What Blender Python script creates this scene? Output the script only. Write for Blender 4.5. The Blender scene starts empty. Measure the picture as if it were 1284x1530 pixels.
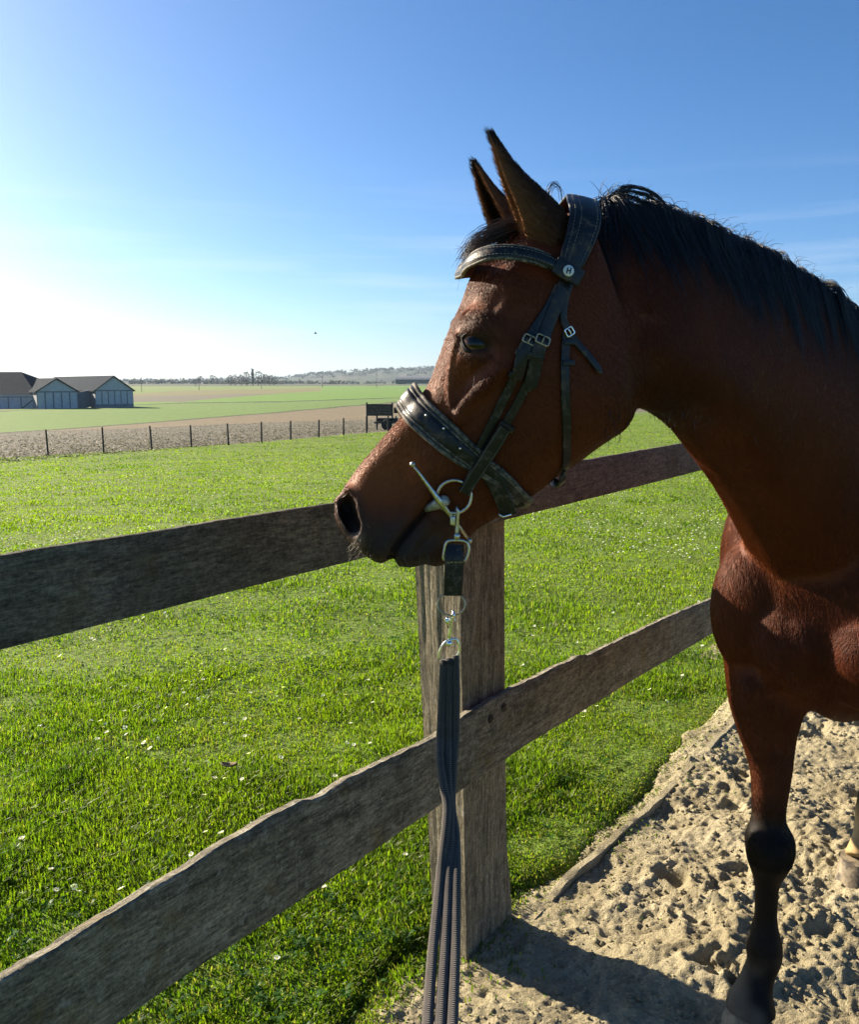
import bpy, bmesh, math, random
import numpy as np
from mathutils import Vector, Matrix
from mathutils.bvhtree import BVHTree

random.seed(7)
RNG = np.random.default_rng(7)
SC = bpy.context.scene
COL = SC.collection

# ------------------------------------------------------------------ camera
CAM_H, PITCH, FPX = 1.65, math.radians(8.5), 1286.0     # eye height, downward pitch, focal length in photo pixels
cam_data = bpy.data.cameras.new("camera")
cam = bpy.data.objects.new("camera", cam_data)
COL.objects.link(cam)
cam.location = (0, 0, CAM_H)
cam.rotation_euler = (math.pi / 2 - PITCH, 0, 0)
cam_data.sensor_fit = 'HORIZONTAL'
cam_data.sensor_width = 36.0
cam_data.lens = 36.0 * FPX / 1284.0
cam_data.clip_start = 0.05
cam_data.clip_end = 20000.0
SC.camera = cam

# ------------------------------------------------------------------ light
SUN_AZ, SUN_EL = math.radians(-57.0), math.radians(25.0)   # azimuth from +Y, clockwise positive
world = bpy.data.worlds.new("World")
SC.world = world
world.use_nodes = True
wn = world.node_tree
wn.nodes.clear()
w_out = wn.nodes.new("ShaderNodeOutputWorld")
w_bg = wn.nodes.new("ShaderNodeBackground")
w_sky = wn.nodes.new("ShaderNodeTexSky")
w_sky.sky_type = 'NISHITA'
w_sky.sun_disc = False
w_sky.sun_elevation = SUN_EL
w_sky.sun_rotation = SUN_AZ
w_sky.altitude = 0.0
w_sky.air_density = 0.7
w_sky.dust_density = 1.1
w_sky.ozone_density = 4.0
w_bg.inputs["Strength"].default_value = 0.056
w_hsv = wn.nodes.new("ShaderNodeHueSaturation")
w_hsv.inputs["Saturation"].default_value = 1.18
wn.links.new(w_sky.outputs[0], w_hsv.inputs["Color"])
w_tint = wn.nodes.new("ShaderNodeMix")
w_tint.data_type = 'RGBA'
w_tint.blend_type = 'MULTIPLY'
w_tint.inputs[0].default_value = 1.0
w_tint.inputs[7].default_value = (0.96, 1.0, 1.0, 1.0)      # camera white balance
wn.links.new(w_hsv.outputs[0], w_tint.inputs[6])
# thin high cloud streaks low over the horizon, all the way round
w_tc = wn.nodes.new("ShaderNodeTexCoord"); w_mp = wn.nodes.new("ShaderNodeMapping")
w_mp.inputs["Scale"].default_value = (3.0, 3.0, 42.0); w_mp.inputs["Location"].default_value = (0.3, 0.0, 0.55)
w_nz = wn.nodes.new("ShaderNodeTexNoise"); w_nz.inputs["Scale"].default_value = 1.0; w_nz.inputs["Detail"].default_value = 5.0
w_rp = wn.nodes.new("ShaderNodeMapRange"); w_rp.inputs[1].default_value = 0.50; w_rp.inputs[2].default_value = 0.80; w_rp.inputs[4].default_value = 0.30
w_sp = wn.nodes.new("ShaderNodeSeparateXYZ")
w_bd = wn.nodes.new("ShaderNodeMapRange"); w_bd.inputs[1].default_value = 0.24; w_bd.inputs[2].default_value = 0.12
w_ml = wn.nodes.new("ShaderNodeMath"); w_ml.operation = 'MULTIPLY'
w_cm = wn.nodes.new("ShaderNodeMix"); w_cm.data_type = 'RGBA'; w_cm.inputs[7].default_value = (6.0, 6.3, 6.6, 1.0)
for a_, b_ in ((w_tc.outputs["Generated"], w_mp.inputs["Vector"]), (w_mp.outputs[0], w_nz.inputs["Vector"]), (w_nz.outputs["Fac"], w_rp.inputs[0]),
               (w_tc.outputs["Generated"], w_sp.inputs[0]), (w_sp.outputs["Z"], w_bd.inputs[0]), (w_rp.outputs[0], w_ml.inputs[0]), (w_bd.outputs[0], w_ml.inputs[1]),
               (w_ml.outputs[0], w_cm.inputs[0]), (w_tint.outputs[2], w_cm.inputs[6]), (w_cm.outputs[2], w_bg.inputs["Color"])):
    wn.links.new(a_, b_)
wn.links.new(w_bg.outputs[0], w_out.inputs["Surface"])

sun_data = bpy.data.lights.new("sun", 'SUN')
sun = bpy.data.objects.new("sun", sun_data)
COL.objects.link(sun)
sun_data.energy = 5.0
sun_data.angle = math.radians(0.53)
sun_data.color = (1.0, 0.86, 0.66)
SUN_DIR = Vector((math.sin(SUN_AZ) * math.cos(SUN_EL), math.cos(SUN_AZ) * math.cos(SUN_EL), math.sin(SUN_EL)))
sun.rotation_euler = SUN_DIR.to_track_quat('Z', 'Y').to_euler()
sun.location = (-20, 15, 20)

SC.view_settings.view_transform = 'Standard'
SC.view_settings.look = 'None'
SC.view_settings.gamma = 1.0
SC.view_settings.use_curve_mapping = False
SC.view_settings.exposure = 1.7
SC.render.engine = 'CYCLES'
SC.cycles.max_bounces = 6
SC.cycles.diffuse_bounces = 3
SC.cycles.glossy_bounces = 3
SC.cycles.transmission_bounces = 4
SC.cycles.transparent_max_bounces = 6
SC.cycles.volume_bounces = 1
SC.cycles.use_denoising = True
SC.cycles.sample_clamp_indirect = 6.0

# ------------------------------------------------------------------ projection helpers
C_FWD = Vector((0, math.cos(PITCH), -math.sin(PITCH)))
C_UP = Vector((0, math.sin(PITCH), math.cos(PITCH)))
C_POS = Vector((0, 0, CAM_H))

def ray(px, py):
    return Vector(((px - 642.0) / FPX, 0, 0)) + C_UP * ((765.0 - py) / FPX) + C_FWD

def P(px, py, d):
    """world point seen at a photo pixel, d metres deep along the optical axis"""
    return C_POS + ray(px, py) * d

def PY(px, py, Y):
    r = ray(px, py)
    return C_POS + r * (Y / r.y)

def proj(p):
    v = Vector(p) - C_POS
    d = v.dot(C_FWD)
    return 642.0 + FPX * v.x / d, 765.0 - FPX * v.dot(C_UP) / d, d

# terrain height as a function of distance from the camera
_tr = np.array([0.01, 3.5, 12, 37, 57, 90, 180, 300, 500, 900, 1500, 2200, 6000])
_tz = np.array([0.0, 0.0, -0.35, -1.40, -1.58, -2.15, -3.25, -3.7, -3.0, -1.15, 1.2, 2.0, 2.0])
_lr = np.linspace(math.log(0.01), math.log(6000), 4000)
_lz = np.interp(np.exp(_lr), _tr, _tz)
_k = np.hanning(161); _k /= _k.sum()
_lzs = np.convolve(np.pad(_lz, 80, mode='edge'), _k, mode='valid')
_lzs = np.where(np.exp(_lr) < 4.0, np.minimum(0, _lzs * np.clip((np.exp(_lr) - 3.0), 0, 1)), _lzs)

def terrain(r):
    return np.interp(np.log(np.maximum(r, 0.011)), _lr, _lzs)

def G(px, py):
    """ground point seen at a photo pixel"""
    r = ray(px, py)
    h = math.hypot(r.x, r.y)
    if -r.z / h > 0.35:
        return C_POS + r * (CAM_H / -r.z)
    rs = np.exp(np.linspace(math.log(2.0), math.log(5900), 6000))
    zr = CAM_H + r.z / h * rs
    k = np.nonzero(zr < terrain(rs))[0]
    R = rs[k[0]] if len(k) else 5900
    return Vector((r.x / h * R, r.y / h * R, float(terrain(R))))

# ------------------------------------------------------------------ noise (numpy)
def _hash(ix, iy, iz, seed):
    h = (ix.astype(np.int64) * 374761393 + iy.astype(np.int64) * 668265263 + iz.astype(np.int64) * 2147483647 + seed * 974634537) & 0xFFFFFFFF
    h = ((h ^ (h >> 13)) * 1274126177) & 0xFFFFFFFF
    h = ((h ^ (h >> 16)) * 2246822519) & 0xFFFFFFFF
    return ((h ^ (h >> 15)) & 0xFFFFFF) / float(0xFFFFFF)

def vnoise(x, y, z=None, seed=0):
    x = np.asarray(x, float); y = np.asarray(y, float)
    z = np.zeros_like(x) if z is None else np.asarray(z, float)
    ix, iy, iz = np.floor(x), np.floor(y), np.floor(z)
    fx, fy, fz = x - ix, y - iy, z - iz
    fx = fx * fx * (3 - 2 * fx); fy = fy * fy * (3 - 2 * fy); fz = fz * fz * (3 - 2 * fz)
    out = 0
    for a in (0, 1):
        for b in (0, 1):
            for c in ((0, 1) if np.any(iz != z) or np.any(fz) else (0,)):
                wgt = (fx if a else 1 - fx) * (fy if b else 1 - fy) * (fz if c else 1 - fz)
                out = out + wgt * _hash(ix + a, iy + b, iz + c, seed)
    return out

def fbm(x, y, z=None, seed=0, octv=4, gain=0.5):
    s, amp, tot = 0, 1.0, 0
    for o in range(octv):
        f = 2.0 ** o
        s = s + amp * vnoise(np.asarray(x) * f, np.asarray(y) * f, None if z is None else np.asarray(z) * f, seed + o * 17)
        tot += amp; amp *= gain
    return s / tot

def sstep(a, b, x):
    t = np.clip((np.asarray(x, float) - a) / (b - a), 0, 1)
    return t * t * (3 - 2 * t)

# ------------------------------------------------------------------ object helpers
def tag(o, label=None, cat=None, group=None, kind=None):
    if label: o["label"] = label
    if cat: o["category"] = cat
    if group: o["group"] = group
    if kind: o["kind"] = kind
    return o

def empty(name, loc, label=None, cat=None, group=None):
    o = bpy.data.objects.new(name, None)
    o.empty_display_size = 0.1
    o.location = loc
    COL.objects.link(o)
    return tag(o, label, cat, group)

def adopt(child, parent):
    child.parent = parent
    m = Matrix.Translation(parent.location) if parent.type == 'EMPTY' and parent.parent is None else parent.matrix_basis.copy()
    child.matrix_parent_inverse = m.inverted()
    return child

def link_mesh(name, me, mat=None, parent=None, smooth=True):
    if mat is not None:
        for m in (mat if isinstance(mat, (list, tuple)) else [mat]):
            me.materials.append(m)
    if smooth:
        me.polygons.foreach_set("use_smooth", [True] * len(me.polygons))
    o = bpy.data.objects.new(name, me)
    COL.objects.link(o)
    if parent is not None:
        adopt(o, parent)
    return o

class MB:
    """collects vertices and faces for one mesh"""
    def __init__(self):
        self.v, self.f, self.mi = [], [], []
    def add(self, verts, faces, mi=0):
        n = len(self.v)
        self.v.extend([tuple(p) for p in verts])
        self.f.extend([tuple(i + n for i in f) for f in faces])
        self.mi.extend([mi] * len(faces))
    def box(self, c, sx, sy, sz, ax=None, ay=None, az=None, mi=0, bev=0.0):
        c = Vector(c)
        ax = Vector(ax or (1, 0, 0)).normalized(); ay = Vector(ay or (0, 1, 0)).normalized(); az = Vector(az or (0, 0, 1)).normalized()
        hx, hy, hz = sx / 2, sy / 2, sz / 2
        if bev <= 0:
            vs = [c + ax * (hx * i) + ay * (hy * j) + az * (hz * k) for i in (-1, 1) for j in (-1, 1) for k in (-1, 1)]
            self.add(vs, [(0, 1, 3, 2), (4, 6, 7, 5), (0, 4, 5, 1), (2, 3, 7, 6), (0, 2, 6, 4), (1, 5, 7, 3)], mi)
        else:
            bm = bmesh.new()
            bmesh.ops.create_cube(bm, size=1.0)
            for v in bm.verts:
                v.co = Vector((v.co.x * sx, v.co.y * sy, v.co.z * sz))
            bmesh.ops.bevel(bm, geom=bm.edges[:], offset=bev, segments=2, affect='EDGES', profile=0.6)
            bm.verts.index_update()
            self.add([c + ax * v.co.x + ay * v.co.y + az * v.co.z for v in bm.verts], [[v.index for v in f.verts] for f in bm.faces], mi)
            bm.free()
    def rings(self, rings, closed_ring=True, cap=True, closed_path=False, mi=0):
        n = len(rings[0]); vs = [p for r in rings for p in r]; fs = []
        m = len(rings)
        for i in range(m if closed_path else m - 1):
            a, b = i * n, ((i + 1) % m) * n
            for j in range(n if closed_ring else n - 1):
                k = (j + 1) % n
                fs.append((a + j, a + k, b + k, b + j))
        if cap and closed_ring and not closed_path:
            fs.append(tuple(reversed(range(n))))
            fs.append(tuple((m - 1) * n + j for j in range(n)))
        self.add(vs, fs, mi)
    def tube(self, pts, r, n=8, closed=False, mi=0, cap=True):
        pts = [Vector(p) for p in pts]; m = len(pts)
        rad = r if isinstance(r, (list, tuple, np.ndarray)) else [r] * m
        rings, prev = [], None
        for i, p in enumerate(pts):
            t = (pts[(i + 1) % m] - pts[i - 1]) if (closed or 0 < i < m - 1) else (pts[1] - pts[0] if i == 0 else pts[-1] - pts[-2])
            t.normalize()
            if prev is None:
                u = t.orthogonal().normalized()
            else:
                u = (prev - t * prev.dot(t))
                u = u.normalized() if u.length > 1e-6 else t.orthogonal().normalized()
            prev = u; w = t.cross(u)
            rings.append([p + (u * math.cos(2 * math.pi * j / n) + w * math.sin(2 * math.pi * j / n)) * rad[i] for j in range(n)])
        self.rings(rings, True, cap, closed, mi)
    def ball(self, c, r, seg=12, rg=8, sc=(1, 1, 1), mi=0):
        c = Vector(c)
        vs = [c + Vector((0, 0, r * sc[2]))]; fs = []
        for i in range(1, rg):
            a = math.pi * i / rg
            for j in range(seg):
                b = 2 * math.pi * j / seg
                vs.append(c + Vector((r * sc[0] * math.sin(a) * math.cos(b), r * sc[1] * math.sin(a) * math.sin(b), r * sc[2] * math.cos(a))))
        vs.append(c + Vector((0, 0, -r * sc[2])))
        for j in range(seg):
            fs.append((0, 1 + j, 1 + (j + 1) % seg))
            for i in range(rg - 2):
                a, b = 1 + i * seg, 1 + (i + 1) * seg
                fs.append((a + j, b + j, b + (j + 1) % seg, a + (j + 1) % seg))
            l = 1 + (rg - 2) * seg
            fs.append((l + j, len(vs) - 1, l + (j + 1) % seg))
        self.add(vs, fs, mi)
    def build(self, name, mat=None, parent=None, smooth=True, autosmooth=None):
        me = bpy.data.meshes.new(name)
        me.from_pydata(self.v, [], self.f)
        o = link_mesh(name, me, mat, parent, smooth)
        if any(self.mi):
            me.polygons.foreach_set("material_index", self.mi)
        if autosmooth is not None:
            try:
                me.set_sharp_from_angle(angle=math.radians(autosmooth))
            except Exception:
                pass
        return o

def np_mesh(name, V, Fq, mat=None, parent=None, colors=None, cname="tint", smooth=False):
    """fast mesh from numpy arrays (faces all of one size); colors per vertex"""
    me = bpy.data.meshes.new(name)
    nv, nf, k = len(V), len(Fq), Fq.shape[1]
    me.vertices.add(nv); me.vertices.foreach_set("co", np.ascontiguousarray(V, dtype=np.float32).ravel())
    me.loops.add(nf * k); me.loops.foreach_set("vertex_index", np.ascontiguousarray(Fq, dtype=np.int32).ravel())
    me.polygons.add(nf)
    me.polygons.foreach_set("loop_start", np.arange(0, nf * k, k, dtype=np.int32))
    if colors is not None:
        a = me.attributes.new(cname, 'FLOAT_COLOR', 'POINT')
        c4 = np.ones((nv, 4), np.float32); c4[:, :3] = colors
        a.data.foreach_set("color", c4.ravel())
    me.update(calc_edges=True)
    me.validate()
    return link_mesh(name, me, mat, parent, smooth)

def catmull(pts, n):
    """resample a polyline of Vectors / tuples through a Catmull-Rom spline into n points"""
    p = np.array([tuple(q) for q in pts], float)
    p = np.vstack([2 * p[0] - p[1], p, 2 * p[-1] - p[-2]])
    m = len(p) - 3
    out = []
    for t in np.linspace(0, m - 1e-9, n):
        i = int(t); u = t - i
        a, b, c, d = p[i], p[i + 1], p[i + 2], p[i + 3]
        out.append(0.5 * (2 * b + (c - a) * u + (2 * a - 5 * b + 4 * c - d) * u * u + (3 * b - a - 3 * c + d) * u ** 3))
    return np.array(out)

# ------------------------------------------------------------------ material helpers
class NT:
    def __init__(self, name):
        self.m = bpy.data.materials.new(name); self.m.use_nodes = True
        self.t = self.m.node_tree; self.t.nodes.clear()
        self.out = self.n("ShaderNodeOutputMaterial")
    def n(self, kind, **kw):
        nd = self.t.nodes.new(kind)
        for k, v in kw.items():
            if k in nd.inputs.keys():
                nd.inputs[k].default_value = v
            else:
                setattr(nd, k, v)
        return nd
    def l(self, a, b):
        self.t.links.new(a, b); return b.node
    def coord(self, kind="Object", scale=(1, 1, 1), rot=(0, 0, 0)):
        tc = self.n("ShaderNodeTexCoord"); mp = self.n("ShaderNodeMapping")
        mp.inputs["Scale"].default_value = scale; mp.inputs["Rotation"].default_value = rot
        self.l(tc.outputs[kind], mp.inputs["Vector"])
        return mp.outputs["Vector"]
    def noise(self, vec, scale, detail=4, rough=0.55, dist=0.0):
        nd = self.n("ShaderNodeTexNoise"); nd.inputs["Scale"].default_value = scale
        nd.inputs["Detail"].default_value = detail; nd.inputs["Roughness"].default_value = rough
        nd.inputs["Distortion"].default_value = dist
        if vec is not None: self.l(vec, nd.inputs["Vector"])
        return nd.outputs["Fac"]
    def ramp(self, fac, stops, interp='LINEAR'):
        r = self.n("ShaderNodeValToRGB"); r.color_ramp.interpolation = interp
        e = r.color_ramp.elements
        while len(e) > 1: e.remove(e[-1])
        for i, (p, c) in enumerate(stops):
            q = e[0] if i == 0 else e.new(p)
            q.position = p
            q.color = (c, c, c, 1) if isinstance(c, (int, float)) else (*c, 1)
        self.l(fac, r.inputs["Fac"])
        return r.outputs["Color"]
    def mix(self, fac, a, b, mode='MIX'):
        m = self.n("ShaderNodeMix"); m.data_type = 'RGBA'; m.blend_type = mode
        for s, v in ((0, fac), (6, a), (7, b)):
            if isinstance(v, (int, float)): m.inputs[s].default_value = v if s == 0 else (v, v, v, 1)
            elif isinstance(v, tuple): m.inputs[s].default_value = (*v, 1)
            else: self.l(v, m.inputs[s])
        return m.outputs[2]
    def math(self, op, a, b=0.0):
        m = self.n("ShaderNodeMath"); m.operation = op
        for i, v in enumerate((a, b)):
            if isinstance(v, (int, float)): m.inputs[i].default_value = v
            else: self.l(v, m.inputs[i])
        return m.outputs[0]
    def attr(self, name):
        a = self.n("ShaderNodeAttribute"); a.attribute_name = name
        return a.outputs["Color"]
    def bump(self, h, strength=0.5, dist=0.01, normal=None):
        b = self.n("ShaderNodeBump"); b.inputs["Strength"].default_value = strength; b.inputs["Distance"].default_value = dist
        self.l(h, b.inputs["Height"])
        if normal is not None: self.l(normal, b.inputs["Normal"])
        return b.outputs["Normal"]
    def bsdf(self, color, rough=0.6, spec=0.5, metal=0.0, normal=None, **kw):
        b = self.n("ShaderNodeBsdfPrincipled")
        for nm, v in (("Base Color", color), ("Roughness", rough), ("Specular IOR Level", spec), ("Metallic", metal)):
            if isinstance(v, tuple): b.inputs[nm].default_value = (*v, 1)
            elif isinstance(v, (int, float)): b.inputs[nm].default_value = v
            else: self.l(v, b.inputs[nm])
        for k, v in kw.items(): b.inputs[k].default_value = v
        if normal is not None: self.l(normal, b.inputs["Normal"])
        self.l(b.outputs[0], self.out.inputs["Surface"])
        return b

def simple_mat(name, color, rough=0.6, spec=0.5, metal=0.0, var=0.25, scale=30.0, bump=0.0, bscale=None):
    t = NT(name); v = t.coord()
    nz = t.noise(v, scale, 5, 0.6)
    c = t.mix(t.ramp(nz, [(0.3, 0.0), (0.7, 1.0)]), tuple(x * (1 - var) for x in color), tuple(min(1, x * (1 + var)) for x in color))
    nm = t.bump(t.noise(v, bscale or scale * 3, 4, 0.6), bump, 0.004) if bump else None
    t.bsdf(c, rough, spec, metal, nm)
    return t.m
# ================================================================== GROUND
FU = Vector((0.566, 0.824, 0)).normalized()            # along the fence, away from the camera
FN = Vector((FU.y, -FU.x, 0))                          # across the fence, towards the horse
FB = G(700, 1438); FB.z = 0                            # foot of the nearest post corner

def FW(u, v, z=0.0):
    return FB + FU * u + FN * v + Vector((0, 0, z))

def rim_v(u):
    """where the sand gives way to the grass, across the fence line"""
    return -0.08 + 0.10 * sstep(0.15, 0.8, u) - 0.10 * np.exp(-((u + 0.12) / 0.35) ** 2)

def uv_of(x, y):
    dx, dy = x - FB.x, y - FB.y
    return dx * FU.x + dy * FU.y, dx * FN.x + dy * FN.y

def line(pts):
    xs = np.array([p[0] for p in pts], float); ys = np.array([p[1] for p in pts], float)
    def f(px):
        px = np.asarray(px, float)
        y = np.interp(px, xs, ys)
        y = np.where(px < xs[0], ys[0] + (px - xs[0]) * (ys[1] - ys[0]) / (xs[1] - xs[0]), y)
        return np.where(px > xs[-1], ys[-1] + (px - xs[-1]) * (ys[-1] - ys[-2]) / (xs[-1] - xs[-2]), y)
    return f

def proj_np(X, Y, Z):
    d = Y * C_FWD.y + (Z - CAM_H) * C_FWD.z
    u = Y * C_UP.y + (Z - CAM_H) * C_UP.z
    d = np.where(d < 0.05, 0.05, d)
    return 642 + FPX * X / d, 765 - FPX * u / d, d

# field boundaries of the plain, each a line on the ground (traced where the eye meets it)
L_POST = line([(0, 684), (72, 680.5), (227, 671.5), (391, 660.5), (513, 649.5), (640, 640)])
L_STUB = line([(0, 646), (200, 640), (330, 634), (560, 628), (700, 622)])
L_DITCH = line([(0, 646), (100, 640), (200, 632.5), (320, 623), (420, 615), (560, 603), (640, 597)])
L_MID = line([(0, 615), (200, 605), (270, 602.3), (420, 600.3), (640, 593)])
L_HEDGE = line([(0, 613), (200, 601), (275, 600.5), (330, 595), (420, 588), (560, 577.5)])
L_PLOUGH = line([(0, 596), (200, 592), (300, 590.5), (420, 588), (560, 580)])
L_RED = line([(0, 588), (200, 588.5), (260, 584), (420, 581), (560, 577.5)])
L_FAR = line([(0, 577.5), (420, 577), (640, 576.5)])

def field_color(X, Y, R):
    px, py, d = proj_np(X, Y, terrain(R))
    behind = Y < 0.3
    px = np.where(behind, 642, px); py = np.where(behind, 1500, py)
    n = fbm(X * 0.02, Y * 0.02, seed=3)
    wob = (fbm(X * 0.08, Y * 0.08, seed=9) - 0.5) * 1.2
    yy = py + wob
    c = np.zeros((len(X), 3))
    def put(mask, col, col2=None):
        k = n[:, None]
        cc = np.array(col) if col2 is None else np.array(col) * (1 - k) + np.array(col2) * k
        c[mask] = (cc * np.ones((len(X), 3)))[mask]
    put(yy > -1e9, (0.095, 0.150, 0.020), (0.115, 0.165, 0.026))
    put(yy < L_POST(px), (0.105, 0.096, 0.072), (0.145, 0.13, 0.098))
    put(yy < L_STUB(px), (0.15, 0.125, 0.075), (0.18, 0.145, 0.09))
    put(yy < L_DITCH(px) + 1.5, (0.055, 0.065, 0.03))
    put(yy < L_DITCH(px), (0.10, 0.17, 0.035), (0.12, 0.19, 0.045))
    put(yy < L_MID(px) + 0.5, (0.04, 0.06, 0.025))
    put(yy < L_MID(px) - 0.6, (0.11, 0.20, 0.03), (0.12, 0.21, 0.035))
    put((yy < L_HEDGE(px)) & (px < 470), (0.12, 0.115, 0.085), (0.15, 0.13, 0.09))
    put((yy < L_PLOUGH(px)) & (px < 480), (0.15, 0.15, 0.06), (0.17, 0.145, 0.065))
    put((yy < L_RED(px)) & (px < 480), (0.12, 0.19, 0.04), (0.16, 0.19, 0.06))
    put(yy < L_FAR(px), (0.07, 0.08, 0.045))
    return c

# polar sheet, fine where the land is seen at a grazing angle
_an = np.radians(np.concatenate([np.arange(-180, -34, 4.0), np.arange(-34, 34.01, 0.11), np.arange(36, 180, 4.0)]))
_rr = np.concatenate([np.exp(np.linspace(math.log(0.3), math.log(14), 110)), np.exp(np.linspace(math.log(14.3), math.log(2600), 420)), np.array([3200, 4200, 5800])])
AA, RR = np.meshgrid(_an, _rr)
gx, gy = (RR * np.sin(AA)).ravel(), (RR * np.cos(AA)).ravel()
gr = RR.ravel()
gz = terrain(gr)
near = gr < 40
gz = gz + np.where(near, (fbm(gx * 1.3, gy * 1.3, seed=21, octv=3) - 0.5) * 0.05 * sstep(0.5, 6, gr), 0)
gu, gv = uv_of(gx, gy)
gz = gz - 0.10 * sstep(-0.05, 0.12, gv - rim_v(gu)) * (gr < 9)     # the arena side lies under the sand sheet
na, nr = len(_an), len(_rr)
ii = np.arange(nr - 1)[:, None] * na; jj = np.arange(na)[None, :]
Fg = np.stack([ii + jj, ii + (jj + 1) % na, ii + na + (jj + 1) % na, ii + na + jj], -1).reshape(-1, 4)[:, ::-1]
gcol = field_color(gx, gy, gr)

t = NT("field_ground")
co = t.coord()
base = t.attr("tint")
n1 = t.noise(co, 0.9, 6, 0.65); n2 = t.noise(co, 14.0, 5, 0.7); n3 = t.noise(co, 0.06, 3, 0.5)
c = t.mix(0.45, base, t.mix(1.0, base, t.ramp(n1, [(0.3, 0.45), (0.7, 1.45)]), 'MULTIPLY'))
c = t.mix(0.6, c, t.mix(1.0, c, t.ramp(n2, [(0.35, 0.4), (0.65, 1.5)]), 'MULTIPLY'))
t.bsdf(c, 0.9, 0.15, 0, t.bump(n2, 0.6, 0.05))
M_FIELD = t.m
ground = np_mesh("ground", np.stack([gx, gy, gz], 1), Fg, M_FIELD, colors=gcol, smooth=True)
tag(ground, "open farmland of green paddock, stubble and far fields", kind="structure")

# ------------------------------------------------------------------ sand of the riding arena
def sand_height(u, v):
    X = FB.x + FU.x * u + FN.x * v; Y = FB.y + FU.y * u + FN.y * v
    wx = X + 0.05 * (fbm(X * 9, Y * 9, seed=31, octv=2) - 0.5); wy = Y + 0.05 * (fbm(X * 9, Y * 9, seed=32, octv=2) - 0.5)
    big = (fbm(X * 2.2, Y * 2.2, seed=41, octv=2) - 0.5) * 0.09 + (fbm(X * 5.0, Y * 5.0, seed=48, octv=2) - 0.5) * 0.05
    r1 = 1 - np.abs(2 * vnoise(wx * 8.5, wy * 8.5, seed=42) - 1)
    r2 = 1 - np.abs(2 * vnoise(wx * 19, wy * 19, seed=43) - 1)
    r3 = fbm(wx * 42, wy * 42, seed=44, octv=3); r4 = 1 - np.abs(2 * fbm(wx * 30, wy * 30, seed=46, octv=2) - 1) * 1.6
    mask = 0.2 + 0.8 * sstep(0.35, 0.65, fbm(X * 1.7, Y * 1.7, seed=45, octv=2))
    h = big + mask * (0.030 * (r1 ** 1.5 - 0.45) + 0.011 * (r2 ** 1.5 - 0.4)) + 0.024 * (r3 - 0.5) * (0.4 + mask) + 0.007 * mask * r4 + 0.013 * (fbm(wx * 95, wy * 95, seed=47, octv=2) - 0.5)
    rg = np.random.default_rng(15)
    for _ in range(46):                                    # hoof prints with pushed-up rims
        cu, cv, a = rg.uniform(-0.8, 3.6), rg.uniform(0.28, 2.3), rg.uniform(0, 6.28)
        dx, dy = u - cu, v - cv
        k = np.abs(dx) + np.abs(dy) < 0.35
        if not k.any(): continue
        p = (dx[k] * math.cos(a) + dy[k] * math.sin(a)) / 0.075; q = (-dx[k] * math.sin(a) + dy[k] * math.cos(a)) / 0.06
        rr = np.sqrt(p * p + q * q) + 0.7 * (r2[k] - 0.5) + 0.6 * (r1[k] - .5)
        h[k] += -0.026 * (1 - sstep(0.5, 1.10, rr)) + 0.014 * np.exp(-((rr - 1.3) / 0.28) ** 2)
    edge = sstep(0.02, 0.30, v)
    h = h * (0.6 + 0.4 * edge) + 0.004 * (1 - edge)
    # dip under the foot of the grass
    rim = rim_v(u) + 0.12 * (fbm(u * 3.0, v * 3.0, seed=51, octv=3) - 0.5)
    h = h - 0.020 * sstep(rim + 0.10, rim - 0.02, v)
    h = h - 0.09 * (1 - sstep(rim - 0.10, rim, v))
    return h

su = np.concatenate([np.arange(-0.9, 2.2, 0.0072), np.arange(2.2, 2.6, 0.0105), np.arange(2.6, 6.0, 0.02)])
sv = np.concatenate([np.arange(-0.42, 1.35, 0.0072), np.arange(1.35, 1.5, 0.0105), np.arange(1.5, 3.6, 0.02)])
SU, SV = np.meshgrid(su, sv)
sh = sand_height(SU.ravel(), SV.ravel())
sX = FB.x + FU.x * SU.ravel() + FN.x * SV.ravel(); sY = FB.y + FU.y * SU.ravel() + FN.y * SV.ravel()
nu, nvv = len(su), len(sv)
ii = np.arange(nvv - 1)[:, None] * nu; jj = np.arange(nu - 1)[None, :]
Fs = np.stack([ii + jj, ii + nu + jj, ii + nu + jj + 1, ii + jj + 1], -1).reshape(-1, 4)
t = NT("arena_sand")
co = t.coord()
a1 = t.noise(co, 5.0, 5, 0.6); a2 = t.noise(co, 130.0, 4, 0.7); a3 = t.noise(co, 420.0, 2, 0.6)
c = t.ramp(a1, [(0.3, (0.25, 0.212, 0.132)), (0.5, (0.345, 0.30, 0.19)), (0.7, (0.42, 0.37, 0.245))])
c = t.mix(0.5, c, t.mix(1.0, c, t.ramp(a2, [(0.3, 0.45), (0.7, 1.4)]), 'MULTIPLY'))
nb = t.bump(a3, 0.5, 0.003, t.bump(a2, 0.9, 0.014))
t.bsdf(c, 0.95, 0.1, 0, nb)
M_SAND = t.m
sand = np_mesh("sand_ground", np.stack([sX, sY, sh], 1), Fs, M_SAND, smooth=True)
tag(sand, "churned beige sand of the riding arena beside the fence", kind="structure")

def sand_z(x, y):
    u, v = uv_of(np.array([x], float), np.array([y], float))
    return float(sand_height(u, v)[0])

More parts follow.
